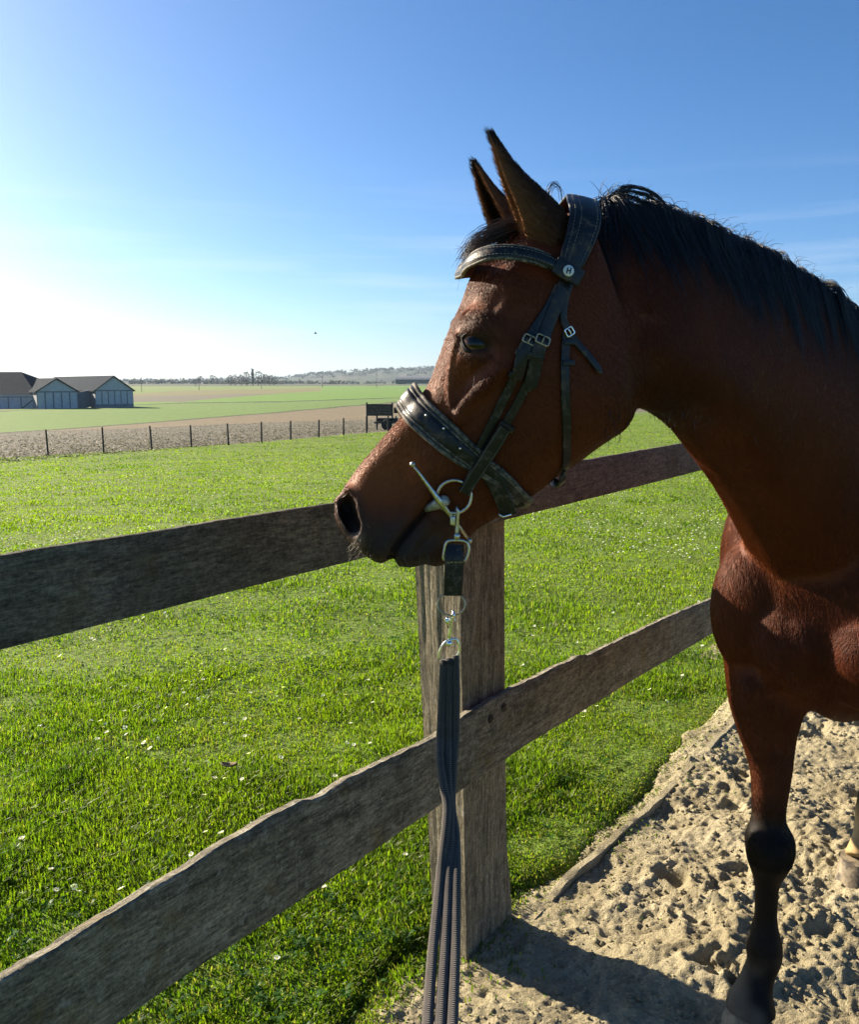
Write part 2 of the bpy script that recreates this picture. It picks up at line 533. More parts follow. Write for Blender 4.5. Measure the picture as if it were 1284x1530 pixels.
# loose crumbs and clods on the sand
def clods(n, seed):
    rg = np.random.default_rng(seed)
    u = rg.uniform(-1.2, 3.2, n * 2); v = rg.uniform(-0.10, 1.9, n * 2)
    X = FB.x + FU.x * u + FN.x * v; Y = FB.y + FU.y * u + FN.y * v
    keep = np.nonzero(fbm(X * 6, Y * 6, seed=61, octv=2) + rg.uniform(-0.2, 0.2, len(u)) > 0.5)[0][:n]
    u, v, X, Y = u[keep], v[keep], X[keep], Y[keep]
    Z = sand_height(u.copy(), v.copy())
    s = 0.0028 + 0.009 * rg.random(len(u)) ** 4
    oc = np.array([(1, 0, 0), (-1, 0, 0), (0, 1, 0), (0, -1, 0), (0, 0, 1), (0, 0, -1), (.6, .6, .6), (-.6, .6, .6), (.6, -.6, .6), (-.6, -.6, .6)])
    of = np.array([(0, 2, 6), (2, 4, 6), (4, 0, 6), (2, 1, 7), (1, 4, 7), (4, 2, 7), (1, 3, 9), (3, 4, 9), (4, 1, 9), (3, 0, 8), (0, 4, 8), (4, 3, 8), (2, 0, 5), (1, 2, 5), (3, 1, 5), (0, 3, 5)])
    jit = rg.uniform(0.45, 1.45, (len(u), len(oc), 1))
    V = oc[None] * jit * s[:, None, None] * np.array([1, 1, 0.8])
    V = V + np.stack([X, Y, Z + s * 0.05], 1)[:, None, :]
    F = of[None] + (np.arange(len(u)) * len(oc))[:, None, None]
    return V.reshape(-1, 3), F.reshape(-1, 3)
cv_, cf_ = clods(9000, 3)
tag(np_mesh("sand_clods", cv_, cf_, M_SAND, smooth=False), "small crumbs of damp sand scattered over the arena", kind="stuff")

# low timber edging half buried along the fence line
mb = MB()
rings = []
for i in range(260):
    u = -0.05 + i * 0.020
    v = np.interp(u, [0, 0.5, 0.8, 1.4, 2.2, 5], [0.035, 0.048, 0.075, 0.115, 0.135, 0.15])
    w = 0.017 + 0.007 * (vnoise([u * 7.0], [0.5], seed=55)[0] - .5); top = 0.009 + 0.022 * (fbm([u * 5.0], [1.5], seed=56, octv=3)[0] - .5) - 0.030 * float(sstep(0.55, 0.1, u))
    rings.append([FW(u, v - w, -0.05), FW(u, v + w, -0.05), FW(u, v + w, top - 0.004), FW(u, v + w * 0.8, top + .006 * (vnoise([u * 40], [3.3], seed=57)[0] - .5)), FW(u, v - w * 0.6, top + .006 * (vnoise([u * 37], [7.3], seed=58)[0] - .5)), FW(u, v - w, top - 0.010)])
mb.rings(rings)
kerb = mb.build("kerb", M_SAND, None, True, 35)
tag(kerb, "sand caked edging board lying along the foot of the fence", kind="structure")

# ------------------------------------------------------------------ grass of the paddock
def rnd_ground(n, r0, r1, seed, amax=33.0):
    rg = np.random.default_rng(seed)
    a = np.radians(rg.uniform(-amax, amax, n)); r = np.exp(rg.uniform(math.log(r0), math.log(r1), n))
    x, y = r * np.sin(a), r * np.cos(a)
    return rg, x, y, r

def ground_z(x, y, r):
    z = terrain(r) + (fbm(x * 1.3, y * 1.3, seed=21, octv=3) - 0.5) * 0.05 * sstep(0.5, 6, r)
    u, v = uv_of(x, y)
    return z - 0.10 * sstep(-0.05, 0.12, v - rim_v(u)) * (r < 9), u, v

def grass(n, r0, r1, seed):
    rg, x, y, r = rnd_ground(n, r0, r1, seed, 40)
    z, u, v = ground_z(x, y, r)
    nr_ = (r < 6.5) & (v > -0.4) & (v < 0.4)
    z[nr_] = np.maximum(z[nr_], sand_height(u[nr_], v[nr_]) - 0.004)
    clump = fbm(x * 2.1, y * 2.1, seed=71, octv=3); fine = fbm(x * 9, y * 9, seed=72, octv=2); broad = fbm(x * 0.5, y * 0.5, seed=73, octv=2)
    lim = rim_v(u) + 0.055 + 0.14 * (fbm(u * 3.0, v * 3.0, seed=51, octv=3) - 0.5)
    px, py, d = proj_np(x, y, z)
    keep = (v < lim + np.where(rg.random(n) < .35, rg.exponential(0.075, n), rg.normal(0, 0.03, n))) & (py > L_POST(px) + 0.3)
    dens = 0.35 + 0.9 * sstep(0.30, 0.55, fine * 0.5 + clump * 0.5)
    keep &= rg.random(n) < dens
    x, y, z, r, clump, fine, broad, v, u = [q[keep] for q in (x, y, z, r, clump, fine, broad, v, u)]
    n = len(x)
    edge = sstep(-0.02, -0.30, v)
    h = (0.017 + 0.021 * sstep(0.35, 0.75, clump) + 0.009 * rg.random(n)) * rg.uniform(0.6, 1.3, n) * (0.6 + 0.4 * edge)
    tf = sstep(0.70, 0.86, vnoise(x * 2.6, y * 2.6, seed=79)) * edge
    h = h * (1 + 0.45 * tf)
    w = np.maximum(0.0020, r * 0.00050) * rg.uniform(0.7, 1.4, n)
    yaw = rg.uniform(0, 2 * np.pi, n); lean = rg.uniform(0.1, 0.95, n)
    # tufts lean together
    ly = 2 * np.pi * vnoise(x * 3.1, y * 3.1, seed=77) * 2
    dx = np.cos(yaw) * 0.8 + np.cos(ly) * 0.2; dy = np.sin(yaw) * 0.8 + np.sin(ly) * 0.2
    sx, sy = -np.sin(yaw), np.cos(yaw)
    b = np.stack([x, y, z - 0.004], 1)
    s = np.stack([sx, sy, np.zeros(n)], 1) * w[:, None]
    m = b + np.stack([dx * h * 0.35 * lean, dy * h * 0.35 * lean, h * 0.62], 1)
    tip = b + np.stack([dx * h * 1.0 * lean, dy * h * 1.0 * lean, h * (1.0 - 0.25 * lean)], 1)
    V = np.stack([b - s * 0.8, b + s * 0.8, m - s, m + s, tip], 1)
    F = np.array([(0, 1, 3), (0, 3, 2), (2, 3, 4)])[None] + (np.arange(n) * 5)[:, None, None]
    g0 = np.array([0.062, 0.115, 0.008]); g1 = np.array([0.150, 0.200, 0.016]); g2 = np.array([0.20, 0.19, 0.055])
    k = np.clip(0.15 - 0.18 * tf + 0.9 * fine * rg.uniform(0.5, 1.5, n) + 1.3 * (broad - 0.5), 0, 1)[:, None]
    c = g0 * (1 - k) + g1 * k
    dry = (rg.random(n) < 0.06 + 0.22 * (1 - edge) + 0.15 * sstep(0.45, 0.30, clump))[:, None]
    c = np.where(dry, g2 * rg.uniform(0.6, 1.3, (n, 1)), c) * rg.uniform(0.75, 1.25, (n, 1))
    C = np.repeat(c[:, None, :], 5, 1)
    return V.reshape(-1, 3), F.reshape(-1, 3), C.reshape(-1, 3)

def leaf_mat(name, trans=0.6, rough=0.45):
    t = NT(name)
    col = t.attr("tint")
    b = t.bsdf(col, rough, 0.2)
    tr = t.n("ShaderNodeBsdfTranslucent")
    t.l(t.mix(1.0, col, (1.35, 1.62, 0.5), 'MULTIPLY'), tr.inputs["Color"])
    mx = t.n("ShaderNodeMixShader"); mx.inputs[0].default_value = trans
    t.l(b.outputs[0], mx.inputs[1]); t.l(tr.outputs[0], mx.inputs[2]); t.l(mx.outputs[0], t.out.inputs["Surface"])
    return t.m
M_GRASS = leaf_mat("grass_blades")
Vg, Fgr, Cg = grass(500000, 1.25, 5.2, 11)
tag(np_mesh("grass", Vg, Fgr, M_GRASS, colors=Cg), "short green paddock grass on the far side of the fence", kind="stuff")
Vg, Fgr, Cg = grass(460000, 5.2, 115.0, 12)
tag(np_mesh("grass", Vg, Fgr, M_GRASS, colors=Cg), "green paddock grass running out to the wire fence", kind="stuff")

# broad-leaved weeds: small rosettes among the grass
def rosettes(n, seed):
    rg, x, y, r = rnd_ground(n, 1.6, 16, seed, 31)
    z, u, v = ground_z(x, y, r)
    keep = (v < -0.10) & (fbm(x * 0.9, y * 0.9, seed=81, octv=2) + rg.uniform(-.2, .2, n) > 0.50)
    x, y, z, r = x[keep], y[keep], z[keep], r[keep]
    VV, FF, CC = [], [], []
    off = 0
    for i in range(len(x)):
        k = rg.integers(5, 10); s = rg.uniform(0.005, 0.012) * (1 + r[i] * 0.05)
        col = np.array([0.045, 0.105, 0.018]) * rg.uniform(0.7, 1.5)
        for j in range(k):
            a = j * 2.4 + rg.uniform(-.3, .3); e = rg.uniform(0.25, 0.9); L = s * rg.uniform(0.7, 1.3)
            d = np.array([math.cos(a), math.sin(a), 0]); sd = np.array([-d[1], d[0], 0]) * L * 0.42
            o = np.array([x[i], y[i], z[i] + 0.012 + rg.uniform(0, 0.02)])
            p1 = o + d * L * 0.9 + np.array([0, 0, L * e]); p2 = o + d * L * 1.7 + np.array([0, 0, L * e * 0.9])
            VV += [o, p1 - sd, p1 + sd, p2]; FF += [(off, off + 1, off + 2), (off + 1, off + 3, off + 2)]
            CC += [col] * 4; off += 4
    return np.array(VV), np.array(FF), np.array(CC)
Vw, Fw, Cw = rosettes(5200, 5)
tag(np_mesh("weeds", Vw, Fw, M_GRASS, colors=Cw), "dark low clover and broad leaved weeds among the paddock grass", kind="stuff")
# ------------------------------------------------------------------ haze: thin even air over the plain
mb = MB(); mb.box((0, 0, 36.0), 13000, 13000, 92.0)
haze = mb.build("haze", None, None, False)
tag(haze, "thin pale haze lying over the open farmland", kind="stuff")
t = NT("haze_air")
hv = t.n("ShaderNodeVolumePrincipled")
hv.inputs["Color"].default_value = (0.62, 0.78, 1.0, 1)
hv.inputs["Density"].default_value = 0.000075
hv.inputs["Anisotropy"].default_value = 0.15
t.l(hv.outputs[0], t.out.inputs["Volume"])
haze.data.materials.append(t.m)
# ================================================================== FENCE
def wood_mat(name, dark, light, lichen, axis_scale, crack=1.0, spots=1.0):
    """weathered timber; texture runs along the object's own UV-like attribute 'grain' (u along, v across)"""
    t = NT(name)
    a = t.n("ShaderNodeAttribute"); a.attribute_name = "grain"
    mp = t.n("ShaderNodeMapping"); mp.inputs["Scale"].default_value = axis_scale
    t.l(a.outputs["Vector"], mp.inputs["Vector"])
    g = t.noise(mp.outputs[0], 1.0, 8, 0.7, 0.3)
    mp2 = t.n("ShaderNodeMapping"); mp2.inputs["Scale"].default_value = tuple(s * 3.3 for s in axis_scale)
    t.l(a.outputs["Vector"], mp2.inputs["Vector"])
    g2 = t.noise(mp2.outputs[0], 1.0, 6, 0.75, 0.2)
    big = t.noise(a.outputs["Vector"], 5.0, 4, 0.6)
    blot = t.noise(a.outputs["Vector"], 34.0, 5, 0.65)
    c = t.ramp(g, [(0.25, dark), (0.62, light)])
    c = t.mix(0.85, c, t.mix(1.0, c, t.ramp(g2, [(0.32, 0.2), (0.62, 1.5)]), 'MULTIPLY'))
    fine = t.noise(a.outputs["Vector"], 150.0, 5, 0.7)
    c = t.mix(0.6, c, t.mix(1.0, c, t.ramp(fine, [(0.35, 0.35), (0.65, 1.5)]), 'MULTIPLY'))
    c = t.mix(0.5, c, t.mix(1.0, c, t.ramp(big, [(0.3, 0.5), (0.7, 1.5)]), 'MULTIPLY'))
    # pale lichen spots and ochre crust
    c = t.mix(t.math('MULTIPLY', t.ramp(blot, [(0.57, 0.0), (0.66, 1.0)]), 0.6 * spots), c, lichen)
    och = t.math('MULTIPLY', t.ramp(t.noise(a.outputs["Vector"], 9.0, 6, 0.7), [(0.56, 0.0), (0.70, 1.0)]), 0.5 * spots)
    c = t.mix(och, c, (0.17, 0.12, 0.035))
    mp3 = t.n("ShaderNodeMapping"); mp3.inputs["Scale"].default_value = (70.0, 70.0, 7.0)
    t.l(a.outputs["Vector"], mp3.inputs["Vector"])
    drip = t.math('MULTIPLY', t.ramp(t.noise(mp3.outputs[0], 1.0, 4, 0.6), [(0.56, 0.0), (0.70, 1.0)]), t.ramp(t.noise(a.outputs["Vector"], 7.0, 3, 0.6), [(0.42, 0.0), (0.6, 1.0)]))
    c = t.mix(t.math('MULTIPLY', drip, 0.45 * spots), c, tuple(x * 1.25 for x in light))
    dk = t.ramp(t.noise(a.outputs["Vector"], 13.0, 5, 0.7), [(0.54, 0.0), (0.68, 1.0)])
    c = t.mix(t.math('MULTIPLY', dk, 0.55), c, dark)
    h = t.math('ADD', t.math('MULTIPLY', g, 1.0), t.math('MULTIPLY', g2, 0.6))
    h = t.math('ADD', h, t.math('MULTIPLY', blot, 0.35))
    t.bsdf(c, 0.88, 0.2, 0, t.bump(h, 0.9 * crack, 0.006))
    return t.m

M_BOARD = wood_mat("weathered_board", (0.036, 0.032, 0.024), (0.23, 0.205, 0.150), (0.33, 0.32, 0.27), (10.0, 55.0, 55.0), 1.0, 1.0)
M_BOARD_TOP = wood_mat("board_top", (0.038, 0.035, 0.028), (0.155, 0.140, 0.110), (0.15, 0.14, 0.12), (12.0, 70.0, 70.0), 0.9, 0.6)
M_POST = wood_mat("weathered_post", (0.036, 0.030, 0.020), (0.26, 0.222, 0.15), (0.30, 0.28, 0.23), (60.0, 60.0, 6.0), 1.0, 0.8)

def grain_attr(o, fn):
    me = o.data
    n = len(me.vertices); co = np.empty(n * 3, np.float32); me.vertices.foreach_get("co", co); co = co.reshape(-1, 3)
    a = me.attributes.new("grain", 'FLOAT_VECTOR', 'POINT')
    a.data.foreach_set("vector", np.ascontiguousarray(fn(co), dtype=np.float32).ravel())

fence = empty("wooden_fence", FW(0, 0, 0), "weathered grey two board wooden fence between the horse's sand arena and the paddock", "fence")

def board(name, u0, u1, top, bot, v0, v1, mat, seed, rough=1.0):
    """plank from u0 to u1; top/bot are height functions of u; front face at v1"""
    n = int((u1 - u0) / 0.012); us = np.linspace(u0, u1, n)
    mb = MB(); rings = []
    nz = 9
    for i, u in enumerate(us):
        tz, bz = top(u), bot(u)
        tj = rough * (0.010 * (fbm([u * 14], [0.3], seed=seed)[0] - 0.5) + 0.007 * (fbm([u * 60], [4.3], seed=seed + 1)[0] - 0.5))
        bj = rough * 0.006 * (fbm([u * 20], [8.3], seed=seed + 2)[0] - 0.5)
        r = []
        for k in range(nz):                                 # front face, bottom to top
            f = k / (nz - 1); z = bz + bj + (tz + tj - bz - bj) * f
            r.append(FW(u, v1 + 0.0035 * (fbm([u * 5], [z * 60], seed=seed + 3)[0] - 0.5) - 0.002 * (f in (0, 1)), z))
        r.append(FW(u, v1 - 0.006, tz + tj + 0.003 * rough))
        r.append(FW(u, (v0 + v1) / 2, tz + tj + rough * 0.006 * (fbm([u * 40], [2.2], seed=seed + 5)[0] - 0.5)))
        r.append(FW(u, v0, tz + tj - 0.003))
        r.append(FW(u, v0, bz + bj)); 
        rings.append(r)
    mb.rings(rings)
    o = mb.build(name, mat, fence, True, 50)
    def gr(co):
        d = co - np.array(FB)
        uu = d @ np.array(FU); vv = d @ np.array(FN)
        return np.stack([uu + seed, vv, d[:, 2]], 1)
    grain_attr(o, gr)
    return o

up_top = lambda u: float(np.interp(u, [-2.6, -1.3, -0.6, 0.14, 2.0, 3.2], [1.418, 1.413, 1.4055, 1.405, 1.403, 1.40]))
up_bot = lambda u: float(np.interp(u, [-2.6, -1.3, -0.5, 0.18, 2.1, 3.2], [1.282, 1.279, 1.274, 1.276, 1.267, 1.262]))
board("board", -2.6, 3.2, up_top, up_bot, 0.003, 0.030, M_BOARD_TOP, 3, 0.35)
_lu = [-2.6, -1.35, -1.21, -1.0, -0.89, -0.80, -0.70, -0.655, -0.625, -0.56, -0.40, -0.217, -0.05, 0.084, 0.30, 0.55, 0.70, 0.74, 0.80, 1.1, 1.5, 2.1, 3.2]
_lt = [0.800, 0.787, 0.790, 0.795, 0.799, 0.801, 0.796, 0.780, 0.779, 0.785, 0.776, 0.760, 0.772, 0.772, 0.764, 0.750, 0.738, 0.722, 0.724, 0.703, 0.680, 0.632, 0.57]
lo_top = lambda u: float(np.interp(u, _lu, _lt))
lo_bot = lambda u: float(np.interp(u, [-2.6, -1.16, -0.25, 0.23, 1.2, 2.15, 3.2], [0.617, 0.601, 0.575, 0.571, 0.515, 0.452, 0.39]))
lb = board("board", -2.6, 3.2, lo_top, lo_bot, 0.003, 0.032, M_BOARD, 14, 1.0)
lb["label"] = "lower board with a worn wavy top edge and lichen spots"

# sleeper post: wide face along the fence, leaning slightly
mb = MB(); rings = []
for i in range(120):
    z = -0.25 + i * (1.43 + 0.25) / 119
    lean = -0.040 * max(0, z) / 1.0
    rgm = 0.004
    ring = []
    wu0, wu1 = lean + 0.0, lean + 0.236 + 0.03 * float(sstep(0.3, 0, z))
    dv = 0.128 + 0.03 * max(0, z)
    # outline: near face, right side, back, left face with deep checks
    for k in range(12):
        f = k / 11.0
        ring.append((wu0 + (wu1 - wu0) * f, -0.001 - 0.006 * fbm([f * 9], [z * 1.6], seed=91)[0] * (1 if 0 < k < 11 else 1.6)))
    for f in (0.35, 0.7):
        ring.append((wu1 + 0.004 * (fbm([z * 9], [f], seed=92)[0] - 0.5), -dv * f))
    for f in (1, 0.66, 0.33, 0):
        ring.append((wu0 + 0.020 + (wu1 - wu0 - 0.020) * f, -dv - 0.004))
    for k in range(1, 26):
        f = 1 - k / 26.0
        crack = 0.0028 * max(0, fbm([f * 17], [z * 0.9], seed=93)[0] - 0.50) * 4 * math.sin(math.pi * f) ** 0.4
        ring.append((wu0 + 0.020 * f + crack + 0.003 * (fbm([f * 30], [z * 5], seed=94)[0] - 0.5), -dv * f))
    rings.append([FW(u, v, z) for u, v in ring])
mb.rings(rings)
post = mb.build("post", M_POST, fence, True, 40)
grain_attr(post, lambda co: np.stack([(co - np.array(FB)) @ np.array(FU), (co - np.array(FB)) @ np.array(FN), co[:, 2]], 1))

# nail heads and old bolt rings on the boards where they cross the post
t_iron = simple_mat("rusty_iron", (0.045, 0.035, 0.028), 0.7, 0.4, 0.6, 0.4, 120)
for (u, z) in ((0.055, 0.725), (0.13, 0.735), (0.05, 1.36), (0.15, 1.30)):
    mb = MB()
    c = FW(u, 0.032, z)
    mb.tube([c - FN * 0.002, c + FN * 0.0025, c + FN * 0.003], [0.0075, 0.007, 0.003], 10)
    mb.tube([c + (FU * math.cos(a) + Vector((0, 0, 1)) * math.sin(a)) * 0.011 + FN * 0.001 for a in np.linspace(0, 6.283, 15)[:-1]], 0.002, 5, True)
    mb.build("nail", t_iron, fence)
# ================================================================== HORSE
HF = Vector((-math.cos(math.radians(6)), -math.sin(math.radians(6)), 0))     # where the nose points
HN = Vector((-HF.y, HF.x, 0)) * 1.0                                          # near (left) side of the head
if HN.y > 0: HN = -HN
H0 = P(720, 560, 1.38)                                                       # a point of the head's mid plane

def HP(px, py, off=0.0):
    r = ray(px, py)
    return C_POS + r * ((H0 - C_POS).dot(HN) / r.dot(HN)) + HN * off

WP_T = [0, .04, .10, .20, .35, .50, .65, .80, .92, 1]
W_SKULL = [0, .60, .84, .99, 1.0, .93, .88, .80, .55, 0]
W_NASAL = [0, .46, .68, .86, 1.0, .98, .93, .84, .60, 0]
W_MUZZ = [0, .52, .78, .95, 1.0, 1.0, .96, .86, .60, 0]
_tt = np.concatenate([[0], np.linspace(0.015, 0.10, 4), np.linspace(0.16, 0.84, 10), np.linspace(0.90, 0.985, 4), [1]])

def section(D, V, hw, prof, lat):
    wv = np.interp(_tt, WP_T, prof)
    a = [D + (V - D) * t + lat * (hw * w) for t, w in zip(_tt, wv)]
    b = [D + (V - D) * t - lat * (hw * w) for t, w in zip(_tt[1:-1][::-1], wv[1:-1][::-1])]
    return a + b

def blend_prof(a, b, f):
    return [x * (1 - f) + y * f for x, y in zip(a, b)]

# head: dorsal pixel, ventral pixel, half width, skull(0) .. nasal(1) .. muzzle(2)
HEAD = [((868, 312), (945, 560), .052, 0), ((830, 322), (952, 608), .072, 0), ((775, 345), (946, 634), .088, 0), ((735, 372), (936, 645), .096, 0), ((706, 408), (918, 656), .101, 0),
        ((690, 450), (897, 669), .104, 0), ((672, 490), (868, 690), .099, .15), ((655, 535), (836, 711), .088, .5), ((640, 573), (803, 737), .078, .8),
        ((618, 603), (768, 760), .069, 1), ((592, 630), (738, 777), .061, 1), ((562, 665), (714, 792), .055, 1.2),
        ((535, 697), (696, 812), .053, 1.6), ((514, 727), (676, 838), .056, 1.9), ((503, 745), (645, 848), .058, 2), ((499, 768), (610, 847), .055, 2),
        ((507, 790), (582, 843), .046, 2), ((522, 806), (562, 839), .030, 2)]
def interp_table(tab, n):
    flat = np.array([[*r[0], *r[1], *r[2:]] for r in tab], float)
    return catmull(flat, n)

def mesh_from_rings(rings):
    mb = MB(); mb.rings(rings); return mb

pieces = MB()
rings = []
for row in interp_table(HEAD, 60):
    k = row[5]
    prof = blend_prof(W_SKULL, W_NASAL, min(1, max(0, k))) if k <= 1 else blend_prof(W_NASAL, W_MUZZ, min(1, k - 1))
    rings.append(section(HP(row[0], row[1]), HP(row[2], row[3]), row[4], prof, HN))
pieces.rings(rings)

# neck: crest pixel + depth, underside pixel + depth, half width
W_NECK = [0, .30, .42, .58, .80, .96, 1.0, .92, .66, 0]
NECK = [(862, 318, 1.40, 925, 590, 1.40, .062), (905, 304, 1.43, 962, 612, 1.43, .080), (960, 312, 1.48, 1000, 624, 1.48, .090), (1040, 337, 1.57, 1036, 652, 1.56, .097),
        (1130, 376, 1.70, 1075, 706, 1.68, .108), (1215, 425, 1.86, 1118, 775, 1.84, .130), (1300, 500, 2.06, 1165, 860, 2.00, .165), (1375, 575, 2.30, 1225, 940, 2.10, .20), (1430, 640, 2.50, 1290, 990, 2.25, .22)]
nk = catmull(NECK, 40)
cen = [(P(r[0], r[1], r[2]) + P(r[3], r[4], r[5])) / 2 for r in nk]
rings = []
for i, r in enumerate(nk):
    D, V = P(r[0], r[1], r[2]), P(r[3], r[4], r[5])
    tan = (cen[min(i + 1, len(cen) - 1)] - cen[max(i - 1, 0)])
    lat = tan.cross(V - D).normalized()
    if lat.dot(HN) < 0: lat = -lat
    rings.append(section(D, V, r[6], W_NECK, lat))
pieces.rings(rings)

# trunk
TA = Vector((0.6, 0.8, 0)); TL = Vector((0.8, -0.6, 0))
T0 = Vector((0.975, 1.995, 0))
def TP(a, l, z): return T0 + TA * a + TL * l + Vector((0, 0, z))
W_TRUNK = [0, .30, .48, .68, .88, 1.0, 1.0, .88, .60, 0]
W_BREAST = [0, .62, .82, .95, 1.0, .98, .92, .80, .55, 0]
TRUNK = [(-.125, 1.20, 1.00, .10, 1), (-.095, 1.30, .93, .18, 1), (-.04, 1.38, .87, .225, 1), (.05, 1.46, .82, .25, .8), (.18, 1.54, .78, .262, .5), (.35, 1.61, .74, .27, .2),
         (.55, 1.60, .72, .285, 0), (.8, 1.55, .71, .30, 0), (1.05, 1.56, .76, .30, 0), (1.3, 1.58, .86, .28, 0), (1.48, 1.53, .95, .22, 0), (1.60, 1.42, 1.05, .12, 0)]
rings = []
for a, zt, zb, hw, k in catmull(TRUNK, 44):
    rings.append(section(TP(a, 0, zt), TP(a, 0, zb), hw, blend_prof(W_TRUNK, W_BREAST, min(1, max(0, k))), TL))
pieces.rings(rings)
# shoulders (points of shoulder) and breast muscles as rounded masses
pieces.ball(TP(-.03, -.185, 1.10), .105, 20, 14, (1, 1, 1.7))
pieces.ball(TP(-.03, .185, 1.10), .105, 20, 14, (1, 1, 1.7))
pieces.ball(TP(.12, -.19, 1.20), .13, 20, 14, (1, 1, 1.8))
pieces.ball(TP(.12, .19, 1.20), .13, 20, 14, (1, 1, 1.8))
pieces.ball(TP(-.085, -.085, 1.03), .085, 20, 14, (1, 1, 1.35))
pieces.ball(TP(-.085, .085, 1.03), .085, 20, 14, (1, 1, 1.35))

# near-fence foreleg from its outline: (row, left px, right px, plane Y)
LEG = [(985, 1082, 1230, 2.10), (1020, 1086, 1222, 2.09), (1055, 1091, 1203, 2.085), (1100, 1105, 1189, 2.08), (1150, 1121, 1184, 2.075), (1200, 1124, 1176, 2.07), (1228, 1122, 1175, 2.065), (1248, 1115, 1186, 2.06),
       (1270, 1115, 1188, 2.055), (1292, 1119, 1181, 2.05), (1318, 1127, 1166, 2.05), (1345, 1128, 1163, 2.05), (1372, 1127, 1162, 2.05), (1396, 1119, 1166, 2.05),
       (1415, 1115, 1170, 2.05), (1434, 1117, 1168, 2.045), (1452, 1110, 1160, 2.035), (1470, 1102, 1155, 2.025), (1490, 1090, 1156, 2.015), (1508, 1083, 1161, 2.01)]
def leg_rings(shift=Vector((0, 0, 0)), n=40):
    out = []
    for py, l, r_, Y in catmull(LEG, n):
        a, b = PY(l, py, Y), PY(r_, py, Y)
        c = (a + b) / 2; hw = (b - a).length / 2 / 1.03
        ring = []
        deep = 1.12 if py < 1200 or 1235 < py < 1290 or 1390 < py < 1440 else 1.0
        for j in range(20):
            th = 2 * math.pi * j / 20
            ring.append(c + shift + TL * (hw * math.cos(th) * 0.98) + TA * (hw * deep * math.sin(th)))
        out.append(ring)
    return out
LEG_SHIFT = TL * 0.375 + TA * 0.02
pieces.rings(leg_rings())
pieces.rings(leg_rings(LEG_SHIFT))

# hind legs along their joints: (a, l, z, radius across, radius along)
def limb(pts, n=36):
    rings = []
    tab = catmull(pts, n)
    for i, (a, l, z, ra, rl) in enumerate(tab):
        p, q = tab[max(i - 1, 0)], tab[min(i + 1, n - 1)]
        tan = (TA * (q[0] - p[0]) + TL * (q[1] - p[1]) + Vector((0, 0, q[2] - p[2]))).normalized()
        w = TL - tan * TL.dot(tan); w.normalize(); f = tan.cross(w)
        rings.append([TP(a, l, z) + w * (ra * math.cos(2 * math.pi * j / 20)) + f * (rl * math.sin(2 * math.pi * j / 20)) for j in range(20)])
    return rings
def hind(da, l):
    return [(1.30 + da * .15, l * 1.2, 1.32, .11, .20), (1.22 + da * .3, l * 1.2, 1.08, .11, .19), (1.18 + da * .5, l * 1.1, .86, .075, .12), (1.24 + da * .7, l, .68, .05, .075), (1.30 + da * .85, l, .56, .042, .062),
            (1.28 + da * .95, l, .46, .034, .042), (1.25 + da, l, .34, .028, .033), (1.23 + da, l, .22, .035, .042), (1.19 + da, l, .15, .030, .034), (1.14 + da, l, .085, .044, .052)]
pieces.rings(limb(hind(-.33, -.04)))
pieces.rings(limb(hind(.10, .16)))
body0 = pieces.build("body")
rm = body0.modifiers.new("union", 'REMESH'); rm.mode = 'VOXEL'; rm.voxel_size = 0.0045
dg = bpy.context.evaluated_depsgraph_get()
me = bpy.data.meshes.new_from_object(body0.evaluated_get(dg))
bpy.data.objects.remove(body0)

def verts_of(me):
    a = np.empty(len(me.vertices) * 3, np.float32); me.vertices.foreach_get("co", a); return a.reshape(-1, 3).astype(float)
def edges_of(me):
    a = np.empty(len(me.edges) * 2, np.int32); me.edges.foreach_get("vertices", a); return a.reshape(-1, 2)
def smooth(co, ed, it, w=None, lam=0.5):
    n = len(co); deg = np.bincount(ed.ravel(), minlength=n).astype(float); deg[deg == 0] = 1
    for _ in range(it):
        s = np.empty_like(co)
        for k in range(3):
            s[:, k] = np.bincount(ed[:, 0], co[ed[:, 1], k], n) + np.bincount(ed[:, 1], co[ed[:, 0], k], n)
        d = (s / deg[:, None] - co) * lam
        co = co + (d if w is None else d * w[:, None])
    return co

co = verts_of(me); ed = edges_of(me)
px, py, pd = proj_np(co[:, 0], co[:, 1], co[:, 2])
w_join = np.zeros(len(co))
for (cx, cy, rr) in ((955, 560, 110), (1150, 800, 170), (1130, 990, 120), (1170, 940, 110), (1280, 1000, 220), (900, 330, 80), (1240, 700, 180)):
    w_join = np.maximum(w_join, np.exp(-(((px - cx) ** 2 + (py - cy) ** 2) / rr ** 2)))
co = smooth(co, ed, 60, w_join)
co = smooth(co, ed, 6)
me.vertices.foreach_set("co", co.astype(np.float32).ravel()); me.update()

def refine(me, sel):
    """one local subdivision of the faces whose centre passes sel(px, py, p)"""
    bm = bmesh.new(); bm.from_mesh(me)
    fs = []
    for f in bm.faces:
        c = f.calc_center_median(); x, y, d = proj(c)
        if sel(x, y, c): fs.append(f)
    es = list({e for f in fs for e in f.edges})
    bmesh.ops.subdivide_edges(bm, edges=es, cuts=1, use_grid_fill=True)
    bmesh.ops.triangulate(bm, faces=[f for f in bm.faces if len(f.verts) > 4])
    bm.to_mesh(me); bm.free(); me.update()
refine(me, lambda x, y, c: c.y < 1.75 and ((x < 745 and y < 640 and y > 455 and x < 770) or (x < 690 and y > 640) ))

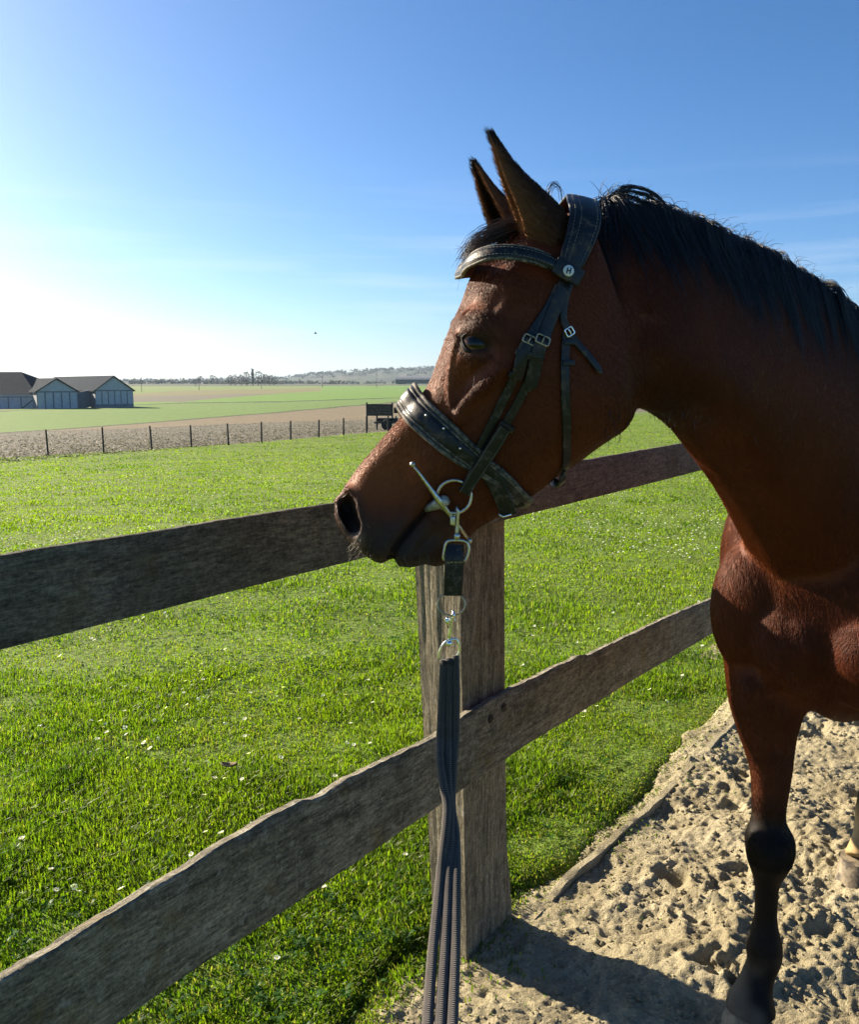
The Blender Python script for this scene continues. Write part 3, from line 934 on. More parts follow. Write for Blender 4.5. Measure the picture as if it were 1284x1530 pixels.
class Skin:
    """sculpting brushes on the body surface"""
    def __init__(self, me):
        self.me = me; self.co = verts_of(me); self.refresh()
    def refresh(self):
        self.me.vertices.foreach_set("co", self.co.astype(np.float32).ravel()); self.me.update()
        n = np.empty(len(self.co) * 3, np.float32); self.me.vertices.foreach_get("normal", n); self.nr = n.reshape(-1, 3).astype(float)
        self.ed = edges_of(self.me)
        ply = [tuple(p.vertices) for p in self.me.polygons]
        self.bvh = BVHTree.FromPolygons([tuple(v) for v in self.co], ply)
    def hit(self, px, py):
        r = ray(px, py).normalized()
        h = self.bvh.ray_cast(C_POS, r)
        return h[0], h[1]
    def sides(self, px, py):
        p, n = self.hit(px, py)
        if p is None: p = HP(px, py, 0.03)
        q = p - HN * (2 * (p - H0).dot(HN))
        return p, q
    def brush(self, pts, rad, amp, both=True, sq=(1, 1)):
        """pts: one pixel or a chain of pixels; bump (amp > 0) or dent of the given radius (m)"""
        if not isinstance(pts[0], (tuple, list)): pts = [pts]
        if len(pts) > 1:
            pts = [tuple(p) for p in catmull(pts, max(2, 8 * (len(pts) - 1)))]
        prs = [self.sides(*p) for p in pts]
        for s in ((0, 1) if both else (0,)):
            P_ = np.array([tuple(p[s]) for p in prs])
            lo, hi = P_.min(0) - rad * 2.2, P_.max(0) + rad * 2.2
            idx = np.nonzero(np.all((self.co > lo) & (self.co < hi), 1))[0]
            if not len(idx): continue
            c = self.co[idx]; best = np.full(len(idx), 1e9)
            if len(P_) == 1:
                best = np.linalg.norm(c - P_[0], axis=1)
            for a, b in zip(P_[:-1], P_[1:]):
                ab = b - a; tt = np.clip(((c - a) @ ab) / max(ab @ ab, 1e-12), 0, 1)
                best = np.minimum(best, np.linalg.norm(c - (a + tt[:, None] * ab), axis=1))
            k = amp * np.exp(-(best / rad) ** 2)
            self.co[idx] += self.nr[idx] * k[:, None]
        return self
    def dig(self, pix_poly, depth, direction, soft=0.004, both=True):
        """sink the area inside a pixel polygon (near side) along a direction"""
        c = [self.sides(*p)[0] for p in pix_poly]

sk = Skin(me)
B = sk.brush
# skull and cheek
B((714, 500), .040, .010); B((738, 455), .024, -.007); B([(696, 474), (714, 469), (742, 478)], .012, .004)
B((765, 430), .028, .008); B([(752, 412), (764, 440), (752, 462)], .012, .004)
sk.refresh()
B([(752, 548), (724, 575), (700, 598), (686, 622)], .013, .011); B([(724, 548), (702, 565), (690, 585)], .013, -.006)
B([(800, 520), (760, 545)], .020, .005)
B([(683, 500), (675, 540), (672, 570), (673, 602)], .0055, .0035); B([(692, 545), (686, 580), (684, 610)], .008, -.0025)
B((862, 580), .075, .010); B((800, 660), .05, .004)
B([(952, 632), (950, 585), (952, 540), (968, 470)], .016, -.008, False)
B([(640, 640), (610, 690), (570, 710)], .025, -.004)
B((650, 690), .030, .003)
sk.refresh()
# muzzle: nostril flare, mouth slit, lips, chin
B([(520, 733), (534, 757), (540, 785), (538, 803)], .009, .007); B([(504, 742), (506, 765), (520, 790)], .008, .004)
B((560, 790), .028, .005); B([(545, 815), (570, 828)], .016, .004)
B((640, 825), .022, .006); B((608, 832), .012, .004); B((690, 800), .018, -.004)
sk.refresh()
B([(520, 750), (520, 768), (526, 784)], .0125, -.020); sk.refresh(); B([(517, 750), (519, 768), (526, 786)], .010, -.018); sk.refresh()
B([(513, 746), (519, 766), (529, 790)], .010, -.016)
B([(648, 752), (630, 770), (608, 795), (590, 820), (582, 840)], .0048, -.012); B([(652, 748), (644, 758)], .009, -.006)
B([(636, 738), (608, 771), (586, 802), (566, 826)], .012, .005); B([(646, 778), (622, 806), (602, 834)], .012, .005); sk.refresh()
B([(648, 752), (630, 770), (608, 795), (590, 820), (582, 842)], .0030, -.008); B((583, 841), .007, -.011); B((632, 848), .010, -.005); B([(650, 800), (628, 822)], .010, -.004)
sk.refresh()
# eye socket
B([(698, 510), (712, 513), (725, 520)], .015, -.012)
sk.refresh()
co = sk.co
px, py, pd = proj_np(co[:, 0], co[:, 1], co[:, 2])
hw_ = ((px < 560) & (py > 720) & (py < 810) & (pd < 1.6)).astype(float)
co = smooth(co, sk.ed, 3, np.full(len(co), .6))
co = smooth(co, sk.ed, 4, hw_)
# the notch between the lips and the hollow before the chin
px, py, pd = proj_np(co[:, 0], co[:, 1], co[:, 2])
for cx, cy, r_, amt in ((583, 846, 9, 11.0), (634, 852, 14, 4.5)):
    k = amt * np.exp(-(((px - cx) / r_) ** 2 + ((py - cy) / (r_ * 1.6)) ** 2)) * (pd < 1.62)
    dv = np.array((HP(cx + 9, cy - 20) - HP(cx, cy)).normalized()); co = co + dv * (k * 1.07e-3)[:, None]
# shoulder, breast and forearm relief
sk.co = co; sk.refresh()
B([(1120, 1000), (1150, 1020), (1190, 1060)], .03, -.012, False); B([(1175, 930), (1180, 1000)], .03, -.010, False)
B([(1110, 1060), (1140, 1130)], .025, .006, False)
B([(1150, 1040), (1165, 1120)], .010, -.004, False)
B([(1060, 560), (1120, 640), (1180, 760)], .05, .008, False); B([(985, 545), (1040, 620), (1110, 700)], .03, -.006, False)
sk.refresh()
# ------------------------------------------------------------------ coat colour (points, muzzle) and horse assembly
horse = empty("horse", TP(0.3, 0, 0), "bay horse with black mane wearing a bridle, its head turned over the fence", "horse")
co = sk.co; me = sk.me
px, py, pd = proj_np(co[:, 0], co[:, 1], co[:, 2])
on_head = (px < 960) & (pd < 1.62) & (co[:, 2] > 1.2)
nz = fbm(co[:, 0] * 9, co[:, 1] * 9, co[:, 2] * 9, seed=101, octv=3)
bay = np.array([0.100, 0.0225, 0.0070]); dark = np.array([0.010, 0.007, 0.006]); tan = np.array([0.17, 0.075, 0.030]); soot = np.array([0.034, 0.024, 0.021])
col = np.ones((len(co), 1)) * bay
col = col * (0.80 + 0.4 * nz)[:, None]
def paint(k, c):
    global col
    k = np.clip(k, 0, 1)[:, None]; col = col * (1 - k) + np.array(c) * k
# nose bridge lighter, brighter red-brown: its sunlit warmth painted into the coat
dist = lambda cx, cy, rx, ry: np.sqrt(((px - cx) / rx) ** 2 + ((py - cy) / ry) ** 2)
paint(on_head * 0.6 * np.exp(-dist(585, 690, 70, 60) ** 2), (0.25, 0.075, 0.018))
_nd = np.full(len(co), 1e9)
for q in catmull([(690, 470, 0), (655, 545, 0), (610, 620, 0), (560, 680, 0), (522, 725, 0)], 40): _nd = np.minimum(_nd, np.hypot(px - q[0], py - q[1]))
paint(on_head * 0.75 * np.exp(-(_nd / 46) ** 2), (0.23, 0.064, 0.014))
# muzzle: smoky grey-black round lips and nostrils
mz = on_head * sstep(0.0, 1.0, (py - 738 - (px - 520) * 0.02 + (nz - .5) * 50) / 62.0)
paint(0.92 * mz * (px < 690), soot)
paint(on_head * np.exp(-dist(672, 815, 26, 34) ** 2) * 0.85, (0.14, 0.055, 0.022))
lipd = np.full(len(co), 1e9)
_lc = catmull([(648, 752, 0), (630, 770, 0), (608, 795, 0), (590, 820, 0), (582, 840, 0)], 40)
for q in _lc: lipd = np.minimum(lipd, np.hypot(px - q[0], py - q[1]))
paint(on_head * 0.9 * np.exp(-(lipd / 2.6) ** 2), (0.010, 0.008, 0.008))
paint(on_head * np.exp(-dist(533, 806, 10, 14) ** 2) * 0.8, (0.30, 0.20, 0.15))
paint(on_head * 0.8 * np.exp(-dist(521, 768, 26, 42) ** 4), (0.045, 0.026, 0.018))
paint(on_head * np.exp(-dist(519, 767, 14, 29) ** 4) * 1.0, (0.008, 0.006, 0.006))
# eye surround
paint(on_head * 0.95 * np.exp(-(dist(712, 512, 30, 20)) ** 4), (0.012, 0.010, 0.010))
paint(on_head * 0.55 * np.exp(-(dist(718, 480, 40, 22)) ** 2), (0.030, 0.018, 0.014))
paint(0.55 * (pd > 1.36) * (co[:, 2] > 1.3) * sstep(930, 1010, px) * sstep(120, 0, py - (330 + (px - 960) * 0.50)), (0.018, 0.010, 0.008))  # upper neck darker along the mane, some of its shade painted in
paint(0.7 * (pd > 1.7) * np.exp(-dist(1120, 850, 110, 150) ** 2), (0.125, 0.034, 0.010))  # sunlit chest and shoulder patch, painted lighter into the coat colour
# dark throat, mane line, black lower legs
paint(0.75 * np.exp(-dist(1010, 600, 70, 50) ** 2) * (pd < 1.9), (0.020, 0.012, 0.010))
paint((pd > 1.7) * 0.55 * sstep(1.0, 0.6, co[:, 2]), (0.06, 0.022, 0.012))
paint((pd > 1.7) * sstep(0.64, 0.54, co[:, 2] + (nz - .5) * .10), dark)
# pale sand caked on the hind foot and the front pastern
paint((co[:, 2] < 0.30) * (pd > 2.6) * sstep(.26, .17, co[:, 2] + (nz - .5) * .1), (0.30, 0.21, 0.095))
paint((co[:, 2] < 0.2) * (pd < 2.6) * 0.55 * sstep(.22, .08, co[:, 2]) * sstep(.35, .65, nz), (0.17, 0.14, 0.10))
paint(0.8 * (co[:, 2] > .70) * (co[:, 2] < .80) * sstep(.80, .72, co[:, 2]) * (pd > 2.2), (0.16, 0.12, 0.08))  # belly underside: the light on it painted in as beige
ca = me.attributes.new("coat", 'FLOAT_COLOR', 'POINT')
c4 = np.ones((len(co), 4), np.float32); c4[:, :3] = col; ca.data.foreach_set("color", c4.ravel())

col = col * np.array([1.0, 0.97, 0.92])
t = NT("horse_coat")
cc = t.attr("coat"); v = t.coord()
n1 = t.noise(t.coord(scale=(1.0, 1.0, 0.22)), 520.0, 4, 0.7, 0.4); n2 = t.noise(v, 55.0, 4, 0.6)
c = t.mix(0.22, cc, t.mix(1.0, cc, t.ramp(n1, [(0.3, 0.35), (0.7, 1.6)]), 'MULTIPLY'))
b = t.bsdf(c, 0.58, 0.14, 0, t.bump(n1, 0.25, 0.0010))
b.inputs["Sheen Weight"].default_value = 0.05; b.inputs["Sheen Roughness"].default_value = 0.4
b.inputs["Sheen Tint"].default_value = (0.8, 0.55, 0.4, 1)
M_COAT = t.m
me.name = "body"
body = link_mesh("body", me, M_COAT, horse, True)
def HPO(px, py, off):
    """point on the plane parallel to the head's mid plane, `off` metres towards the near side, under a photo pixel"""
    r = ray(px, py)
    return C_POS + r * ((H0 + HN * off - C_POS).dot(HN) / r.dot(HN))

def mirror(p):
    p = Vector(p); return p - HN * (2 * (p - H0).dot(HN))

def set_coat(o, cols):
    a = o.data.attributes.new("coat", 'FLOAT_COLOR', 'POINT')
    c4 = np.ones((len(cols), 4), np.float32); c4[:, :3] = cols
    a.data.foreach_set("color", c4.ravel())

# ------------------------------------------------------------------ ears
EAR_RIMS = []
def make_ear(base, tip, opening, size=1.0, bend=-0.009, back=None):
    T = (tip - base)
    e_axis = T.normalized()
    o = (opening - e_axis * opening.dot(e_axis)).normalized()
    w = e_axis.cross(o)
    n, m = 34, 30
    mb = MB(); rings = []; cols = []
    for i in range(n):
        s = -0.22 + 1.22 * i / (n - 1)
        c = base + T * s - o * (bend * math.sin(math.pi * max(0, min(1, s))))
        r = size * float(np.interp(s, [-.22, 0, .15, .32, .5, .68, .82, .92, .975, 1.0], [.033, .036, .0340, .0295, .0230, .0165, .0120, .0092, .0066, .0035]))
        gap = math.radians(float(np.interp(s, [-.1, 0.02, .12, .3, .6, .85, 1.0], [8, 14, 36, 54, 66, 80, 85])))
        th = size * float(np.interp(s, [-.1, 0, .3, .7, 1], [.010, .008, .0055, .0042, .0025]))
        ring = []
        flat = 0.80
        for k in range(m):
            ph = gap + (2 * math.pi - 2 * gap) * k / (m - 1)
            ring.append(c + o * (r * math.cos(ph)) + w * (r * flat * math.sin(ph)))
            rim = min(k, m - 1 - k) / 8.0
            base_c = np.array([.036, .015, .010]) * (0.75 + .5 * random.random())
            rimc = np.array([.175, .075, .030])
            cc = rimc * (1 - min(1, rim)) + base_c * min(1, rim)
            f = float(sstep(.78, .92, s)); cols.append(cc * (1 - f) + np.array([.010, .008, .008]) * f)
        for k in range(m - 1, -1, -1):
            ph = gap + (2 * math.pi - 2 * gap) * k / (m - 1)
            q = c + o * ((r - th) * math.cos(ph)) + w * ((r - th) * flat * math.sin(ph))
            ring.append(q)
            rim = min(k, m - 1 - k) / 4.0
            cc = np.array([.19, .080, .034]) * (1 - min(1, rim)) + np.array([.030, .018, .013]) * min(1, rim)
            f = float(sstep(.85, .96, s)); cols.append(cc * (1 - f) + np.array([.010, .008, .008]) * f)
        EAR_RIMS.append((ring[0], ring[m - 1], s, o, w, e_axis))
        rings.append(ring)
    mb.rings(rings)
    e = mb.build("ear", M_COAT, horse, True)
    set_coat(e, np.array(cols))
    return e
make_ear(HPO(814, 337, .050), HPO(729, 196, .045), HF * 0.97 - HN * 0.02, 1.0)
make_ear(HPO(772, 352, -.058), HPO(706, 240, -.055), HF * 0.75 + HN * 0.45, 0.92)

# ------------------------------------------------------------------ eyes
t = NT("horse_eye")
te = t.n("ShaderNodeAttribute"); te.attribute_name = "iris"
c = t.ramp(te.outputs["Fac"], [(0.0, (0.004, 0.003, 0.003)), (0.42, (0.006, 0.004, 0.003)), (0.52, (0.17, 0.065, 0.022)), (0.86, (0.10, 0.036, 0.014)), (1.0, (0.02, 0.015, 0.013))])
b = t.bsdf(c, 0.07, 0.35)
M_EYE = t.m
M_LID = simple_mat("eyelid_skin", (0.012, 0.008, 0.006), 0.6, 0.18, 0, 0.4, 300, 0.4)
EYE_P, EYE_N = sk.hit(713, 513)
eye_ax = (HN * 0.93 + HF * 0.33 + Vector((0, 0, 0.10))).normalized()
def make_eye(flip):
    M = (lambda p: mirror(p)) if flip else (lambda p: Vector(p))
    R = 0.0265
    c = HPO(712, 513, (EYE_P - H0).dot(HN) - 0.004)  - eye_ax * (R * 0.72)
    ex = (HP(731, 518) - HP(692, 506)).normalized(); ex = (ex - eye_ax * ex.dot(eye_ax)).normalized()
    ey = eye_ax.cross(ex); ey = ey if ey.z > 0 else -ey
    mb = MB(); mb.ball((0, 0, 0), 1.0, 36, 24)
    vs = []; iris = []
    for v in mb.v:
        q = c + ex * (v[0] * R * 1.08) + ey * (v[1] * R) + eye_ax * (v[2] * R)
        vs.append(M(q)); iris.append(min(1, math.hypot(v[0] * 0.8, v[1] * 1.25) / 0.86 if v[2] > 0 else 1))
    mb.v = [tuple(v) for v in vs]
    o = mb.build("eye", M_EYE, horse)
    a = o.data.attributes.new("iris", 'FLOAT', 'POINT'); a.data.foreach_set("value", np.array(iris, np.float32))
    # lids: skin folds running round the almond opening
    mb = MB()
    def arc(hu, off, rad, y0=0.0, ext=1.0, n=26):
        pts = []
        for k in range(n):
            f = -1 + 2 * k / (n - 1)
            x = f * 0.0238 * ext; y = hu * (1 - f * f) ** 0.75 + y0 - 0.0016 * f
            z = math.sqrt(max(0.0, (R + off) ** 2 - min(x * x * .8 + y * y, (R + off) ** 2 * .95)))
            pts.append(M(c + ex * x + ey * y + eye_ax * z))
        mb.tube(pts, [rad * (0.45 + 0.55 * math.sin(math.pi * (0.06 + 0.88 * k / (n - 1)))) for k in range(n)], 10)
    arc(0.0160, 0.0016, 0.0034); arc(0.0205, 0.0010, 0.0056, 0.001, 1.1); arc(0.0255, -0.0036, 0.0056, 0.002, 1.2)
    arc(-0.0152, 0.0008, 0.0026); arc(-0.0180, -0.0008, 0.0048, 0, 1.1); arc(-0.0222, -0.005, 0.0055, 0, 1.15)
    mb.build("eyelid", M_LID, horse)
    return c, ex, ey
eye_c, eye_x, eye_y = make_eye(False)
make_eye(True)

# ------------------------------------------------------------------ hooves
def hoof(px, py, top_r, centre_top, toe_dir, mat, h=0.085):
    mb = MB(); rings = []
    for k in range(9):
        f = k / 8.0
        c = centre_top + toe_dir * (0.045 * f) + Vector((0, 0, -h * f))
        r = top_r * (1.0 + 0.28 * f) + (0.003 if k == 0 else 0)
        rings.append([c + toe_dir * (r * 1.10 * math.cos(a)) + toe_dir.cross(Vector((0, 0, 1))) * (r * math.sin(a)) for a in np.linspace(0, 2 * math.pi, 25)[:-1]])
    mb.rings(rings)
    return mb.build("hoof", mat, horse, True, 50)
t = NT("hoof_horn")
co_ = t.coord()
dust = t.ramp(t.noise(co_, 26, 5, 0.65), [(0.38, 0.0), (0.60, 1.0)])
c = t.mix(dust, (0.055, 0.045, 0.036), (0.26, 0.21, 0.135))
t.bsdf(c, 0.75, 0.3, 0, t.bump(t.noise(t.coord(scale=(1, 1, 5)), 60, 4), 0.4, 0.004))
M_HOOF = t.m
toe = (Vector((-0.75, -0.66, 0))).normalized()
fh = (PY(1085, 1500, 2.012) + PY(1160, 1503, 2.012)) / 2
hoof(0, 0, .050, fh + Vector((0, 0, 0.008)), toe, M_HOOF)
hoof(0, 0, .050, fh + LEG_SHIFT + Vector((0, 0, 0.008)), toe, M_HOOF)
for da, l in ((-.33, -.04), (.10, .16)):
    hoof(0, 0, .050, TP(1.135 + da, l, 0.088), -TA, M_HOOF)

# ------------------------------------------------------------------ hair
def hair_mat(name, col, rough=0.38, spec=0.5, attr=False, var=0.5, trans=0.0):
    t = NT(name)
    if attr:
        c = t.attr("tint")
    else:
        hi = t.n("ShaderNodeHairInfo")
        c = t.mix(hi.outputs["Random"], tuple(x * (1 - var) for x in col), tuple(x * (1 + var) for x in col))
    b = t.bsdf(c, rough, spec)
    if trans:
        tr = t.n("ShaderNodeBsdfTranslucent")
        if attr: t.l(c, tr.inputs["Color"])
        else: tr.inputs["Color"].default_value = (*col, 1)
        mx = t.n("ShaderNodeMixShader"); mx.inputs[0].default_value = trans
        t.l(b.outputs[0], mx.inputs[1]); t.l(tr.outputs[0], mx.inputs[2]); t.l(mx.outputs[0], t.out.inputs["Surface"])
    return t.m

def hair(name, strands, r0, r1, mat, parent, colors=None):
    """strands: list of arrays (k, 3)"""
    hc = bpy.data.hair_curves.new(name)
    sizes = [len(s) for s in strands]
    hc.add_curves(sizes)
    pos = np.concatenate([np.asarray(s, np.float32) for s in strands])
    rad = np.concatenate([np.linspace(r0, r1, k) for k in sizes]).astype(np.float32)
    hc.attributes["position"].data.foreach_set("vector", pos.ravel())
    ra = hc.attributes.get("radius") or hc.attributes.new("radius", 'FLOAT', 'POINT')
    ra.data.foreach_set("value", rad)
    if colors is not None:
        ca = hc.attributes.new("tint", 'FLOAT_COLOR', 'CURVE')
        c4 = np.ones((len(sizes), 4), np.float32); c4[:, :3] = colors
        ca.data.foreach_set("color", c4.ravel())
    hc.materials.append(mat)
    o = bpy.data.objects.new(name, hc); COL.objects.link(o); adopt(o, parent)
    return o

M_MANE = hair_mat("black_mane", (0.009, 0.008, 0.008), 0.42, 0.45)
M_FORELOCK = hair_mat("dark_forelock", (0.020, 0.013, 0.010), 0.38, 0.5, False, 0.6, 0.15)
M_WHISK = hair_mat("whiskers", (0.10, 0.075, 0.05), 0.4, 0.5, False, 0.6, 0.2)
hrg = np.random.default_rng(21)
crest = catmull([tuple(P(r[0], r[1], r[2])) for r in nk[4:]], 200)
lock = hrg.normal(0, 1, (400, 3))

def fall(root, d0, length, k, lift, seed_dir):
    pts = [root]; d = Vector(d0).normalized(); p = Vector(root); st = length / (k - 1)
    for i in range(k - 1):
        d = (d * 0.70 + Vector((0, 0, -1)) * 0.42 + seed_dir * 0.10).normalized()
        q = p + d * st
        h, n, _, dist = sk.bvh.find_nearest(q, 0.15)
        if h is not None:
            sd = (q - h).dot(n)
            if sd < lift: q = h + n * lift
            elif sd > lift + 0.006 and i > 2: q = q - n * min(sd - lift - 0.006, 0.006)
        d = (q - p).normalized(); p = q; pts.append(tuple(p))
    return pts
strands = []
near_side = Vector((-0.35, -0.94, 0)).normalized()
for i in range(5200):
    f = hrg.random() ** 0.9
    j = int(f * 199)
    lk = lock[int(f * 130)]
    base = Vector(crest[j]) + near_side * hrg.uniform(-0.014, 0.022) + Vector((0, 0, -0.004))
    d0 = near_side * hrg.uniform(0.4, 1.0) + Vector((0, 0, hrg.uniform(-0.1, 0.45) if f > .2 else hrg.uniform(-.3, .15))) + Vector((hrg.normal(0, .08) + .25 * lk[1], hrg.normal(0, .08) + .15 * lk[2], 0))
    L = (0.150 + 0.034 * lk[0] + hrg.normal(0, .030)) * float(np.interp(f, [0, .12, .3, 1], [0.72, 0.9, 1.0, 1.2]))
    sd = Vector((0.10 + 0.22 * lk[1] + hrg.normal(0, .05), 0.08 * lk[2] + hrg.normal(0, .03), 0)) * 1.7
    strands.append(fall(tuple(base), d0, max(.05, L), 12, max(0.0025, 0.007 + 0.004 * lk[2] + hrg.uniform(-.004, .004)), sd))
# wind-lifted lock behind the headpiece
for i in range(105):
    a, b_, c_ = hrg.normal(0, 1), hrg.normal(0, 1), hrg.normal(0, 1)
    dd = 1.44 + hrg.normal(0, .012)
    px0 = 893 + abs(a) * 14
    lk_ = int(hrg.choice(4, p=[.38, .30, .2, .12])); top = (279, 285, 294, 301)[lk_] + b_ * 1.3; xe = (6, 1, -6, -14)[lk_]
    ctl = [P(px0, 308, dd), P(px0 + 18 + a * 3, 294 + b_ * 2, dd), P(940 + a * 6, top, dd + .01), P(975 + xe + b_ * 3, top + 13 + c_ * 2, dd + .02), P(997 + xe + c_ * 4, 324 + b_ * 3, dd + .03), P(1004 + xe + a * 5, 350 + c_ * 6, dd + .025), P(1006 + a * 9, 392 + c_ * 12, dd + .01)]
    strands.append(catmull([tuple(q) for q in ctl], 14))
# fly-away wisps along the crest
for i in range(420):
    j = hrg.integers(0, 170); base = Vector(crest[j]) + Vector((0, 0, 0.004))
    d = Vector((hrg.normal(0.25, .5), hrg.normal(0, .3), 1.0)).normalized(); L = abs(hrg.normal(0.006, .010)) + .005
    p = base; pts = [tuple(p)]
    for k in range(6):
        d = (d + Vector((hrg.normal(.2, .25), hrg.normal(0, .1), -0.10 * k)) * hrg.uniform(.2, 1.0)).normalized(); p = p + d * (L / 4); pts.append(tuple(p))
    strands.append(np.array(pts))
for i in range(9):                                           # curls by the ear
    x0 = 818 + hrg.uniform(-3, 6)
    strands.append(catmull([tuple(HPO(x0, 300, .02)), tuple(HPO(x0 + 1, 280 + i, .02)), tuple(HPO(x0 + 10, 271 + i, .02)), tuple(HPO(x0 + 18, 280 + i, .02)), tuple(HPO(x0 + 20, 300, .02))], 12))
hair("mane", strands, 0.00055, 0.00018, M_MANE, horse)

fl = []
for i in range(700):
    o_ = hrg.uniform(-.045, .030); a, b_, c_ = hrg.normal(0, 1, 3)
    e = hrg.random()
    ctl = [HPO(800 - 16 * e + a * 4, 338 + b_ * 4, o_), HPO(772 + a * 6, 329 + 18 * e + b_ * 3, o_ * 1.1), HPO(738 + a * 7, 341 + 20 * e + b_ * 4, o_ * 1.2), HPO(711 + a * 8, 361 + 16 * e + b_ * 5, o_ * 1.2), HPO(692 + a * 8, 396 + 12 * c_, o_ * 1.1)]
    if i % 9 == 0: ctl[-1] = HPO(684 + a * 6, 385 + 18 * abs(c_), o_); ctl[-2] = HPO(702 + a * 5, 362 + 8 * e, o_)
    if i % 3 == 0: ctl = [ctl[0], HPO(785 + a * 6, 352, o_), HPO(766 + a * 9, 366 + b_ * 3, o_), HPO(742 + a * 10, 385 + b_ * 4, o_)]
    fl.append(catmull([tuple(q) for q in ctl], 11)[: int(7 + hrg.random() * 5)])
hair("forelock", fl, 0.00045, 0.00016, M_FORELOCK, horse)

wk = []
def tuft(n, box, dirv, L, jit, off=0.0):
    for _ in range(n):
        x, y = hrg.uniform(box[0], box[2]), hrg.uniform(box[1], box[3])
        p, n_ = sk.hit(x, y)
        if p is None or p.y > 1.9: continue
        if hrg.random() < .4: p = mirror(p)
        d = (Vector(dirv) + Vector(hrg.normal(0, jit, 3))).normalized(); l = L * hrg.uniform(.4, 1.3)
        bend = Vector(hrg.normal(0, .25, 3))
        wk.append([tuple(p), tuple(p + d * l * .35), tuple(p + (d + bend * .3).normalized() * l * .7), tuple(p + (d + bend * .7).normalized() * l)])
tuft(70, (585, 825, 660, 842), (0, -.1, -1), .030, .3)
tuft(60, (525, 795, 560, 832), (-.5, -.2, -.8), .022, .4)
tuft(14, (540, 770, 580, 830), (-.2, -.9, -.1), .025, .3)
tuft(10, (700, 545, 725, 565), (.1, -.6, -.8), .035, .2)
hair("whiskers", wk, 0.00028, 0.0001, M_WHISK, horse)
wk = []
tuft(160, (905, 610, 1010, 650), (-.05, 0, -1), .022, .35)
hair("throat_hair", wk, 0.0004, 0.00015, M_MANE, horse)

# tail, behind the body
tl = []
for i in range(500):
    a, b_ = hrg.normal(0, 1, 2)
    tl.append(catmull([tuple(TP(1.60, a * .015, 1.36)), tuple(TP(1.68, a * .03, 1.30)), tuple(TP(1.72 + b_ * .01, a * .045, 1.0)), tuple(TP(1.73 + b_ * .02, a * .06, .7)), tuple(TP(1.72 + b_ * .03, a * .05, .45 + b_ * .05))], 12))
hair("tail", tl, 0.0008, 0.0003, M_MANE, horse)
# ================================================================== BRIDLE AND LEAD
t = NT("black_leather")
v = t.coord()
mud = t.ramp(t.noise(v, 62, 6, 0.75), [(0.52, 0.0), (0.64, 1.0)])
n2 = t.noise(v, 420, 3, 0.6)
c = t.mix(0.5, (0.010, 0.011, 0.013), t.mix(t.noise(v, 90, 4), (0.004, 0.004, 0.005), (0.014, 0.013, 0.013)))
c = t.mix(t.math('MULTIPLY', mud, 0.42), c, (0.18, 0.135, 0.095))
ro = t.math('ADD', t.math('MULTIPLY', mud, 0.45), 0.36)
t.bsdf(c, ro, 0.32, 0, t.bump(n2, 0.35, 0.0008))
M_LEATHER = t.m
t = NT("worn_leather_edge")
v = t.coord()
c = t.mix(t.ramp(t.noise(v, 120, 5, .7), [(.4, 0.0), (.62, 1.0)]), (0.022, 0.021, 0.020), (0.19, 0.165, 0.125))
t.bsdf(c, 0.7, 0.3, 0, t.bump(t.noise(v, 300, 3), .4, .001))
M_EDGE = t.m
M_THREAD = simple_mat("stitching_thread", (0.19, 0.185, 0.17), 0.7, 0.3, 0, 0.3, 200)
M_STEEL = simple_mat("worn_steel", (0.56, 0.52, 0.46), 0.30, 0.5, 1.0, 0.25, 150, 0.15, 500)
M_BRASS = simple_mat("tarnished_buckle", (0.42, 0.35, 0.24), 0.36, 0.5, 1.0, 0.35, 250, 0.2, 600)
M_NICKEL = simple_mat("bright_nickel", (0.86, 0.86, 0.84), 0.20, 0.5, 1.0, 0.06, 80)
M_RUBBER = simple_mat("bit_mouthpiece", (0.38, 0.36, 0.31), 0.38, 0.5, 0.5, 0.3, 120, 0.2, 300)

def ribbon(name, pts, nrm, width, thick, mat, parent, closed=False, dome=0.0, mb=None):
    """flat strap along pts; nrm outward normals; width/thick scalars or per-point"""
    pts = [Vector(p) for p in pts]; m = len(pts)
    W = width if hasattr(width, '__len__') else [width] * m
    T = thick if hasattr(thick, '__len__') else [thick] * m
    own = mb is None
    mb = mb or MB(); rings = []
    for i in range(m):
        if closed: tg = pts[(i + 1) % m] - pts[i - 1]
        else: tg = pts[min(i + 1, m - 1)] - pts[max(i - 1, 0)]
        tg.normalize()
        n = Vector(nrm[i]); n = (n - tg * n.dot(tg)).normalized(); s = tg.cross(n)
        w, h = W[i] / 2, T[i]
        prof = [(-w, 0.0), (-w, h * .55), (-w * .93, h), (-w * .5, h + dome * .75), (0, h + dome), (w * .5, h + dome * .75), (w * .93, h), (w, h * .55), (w, 0.0), (0, -0.0005)]
        rings.append([pts[i] + s * a + n * b for a, b in prof])
    mb.rings(rings, True, not closed, closed)
    return mb.build(name, mat, parent, True, 55) if own else mb

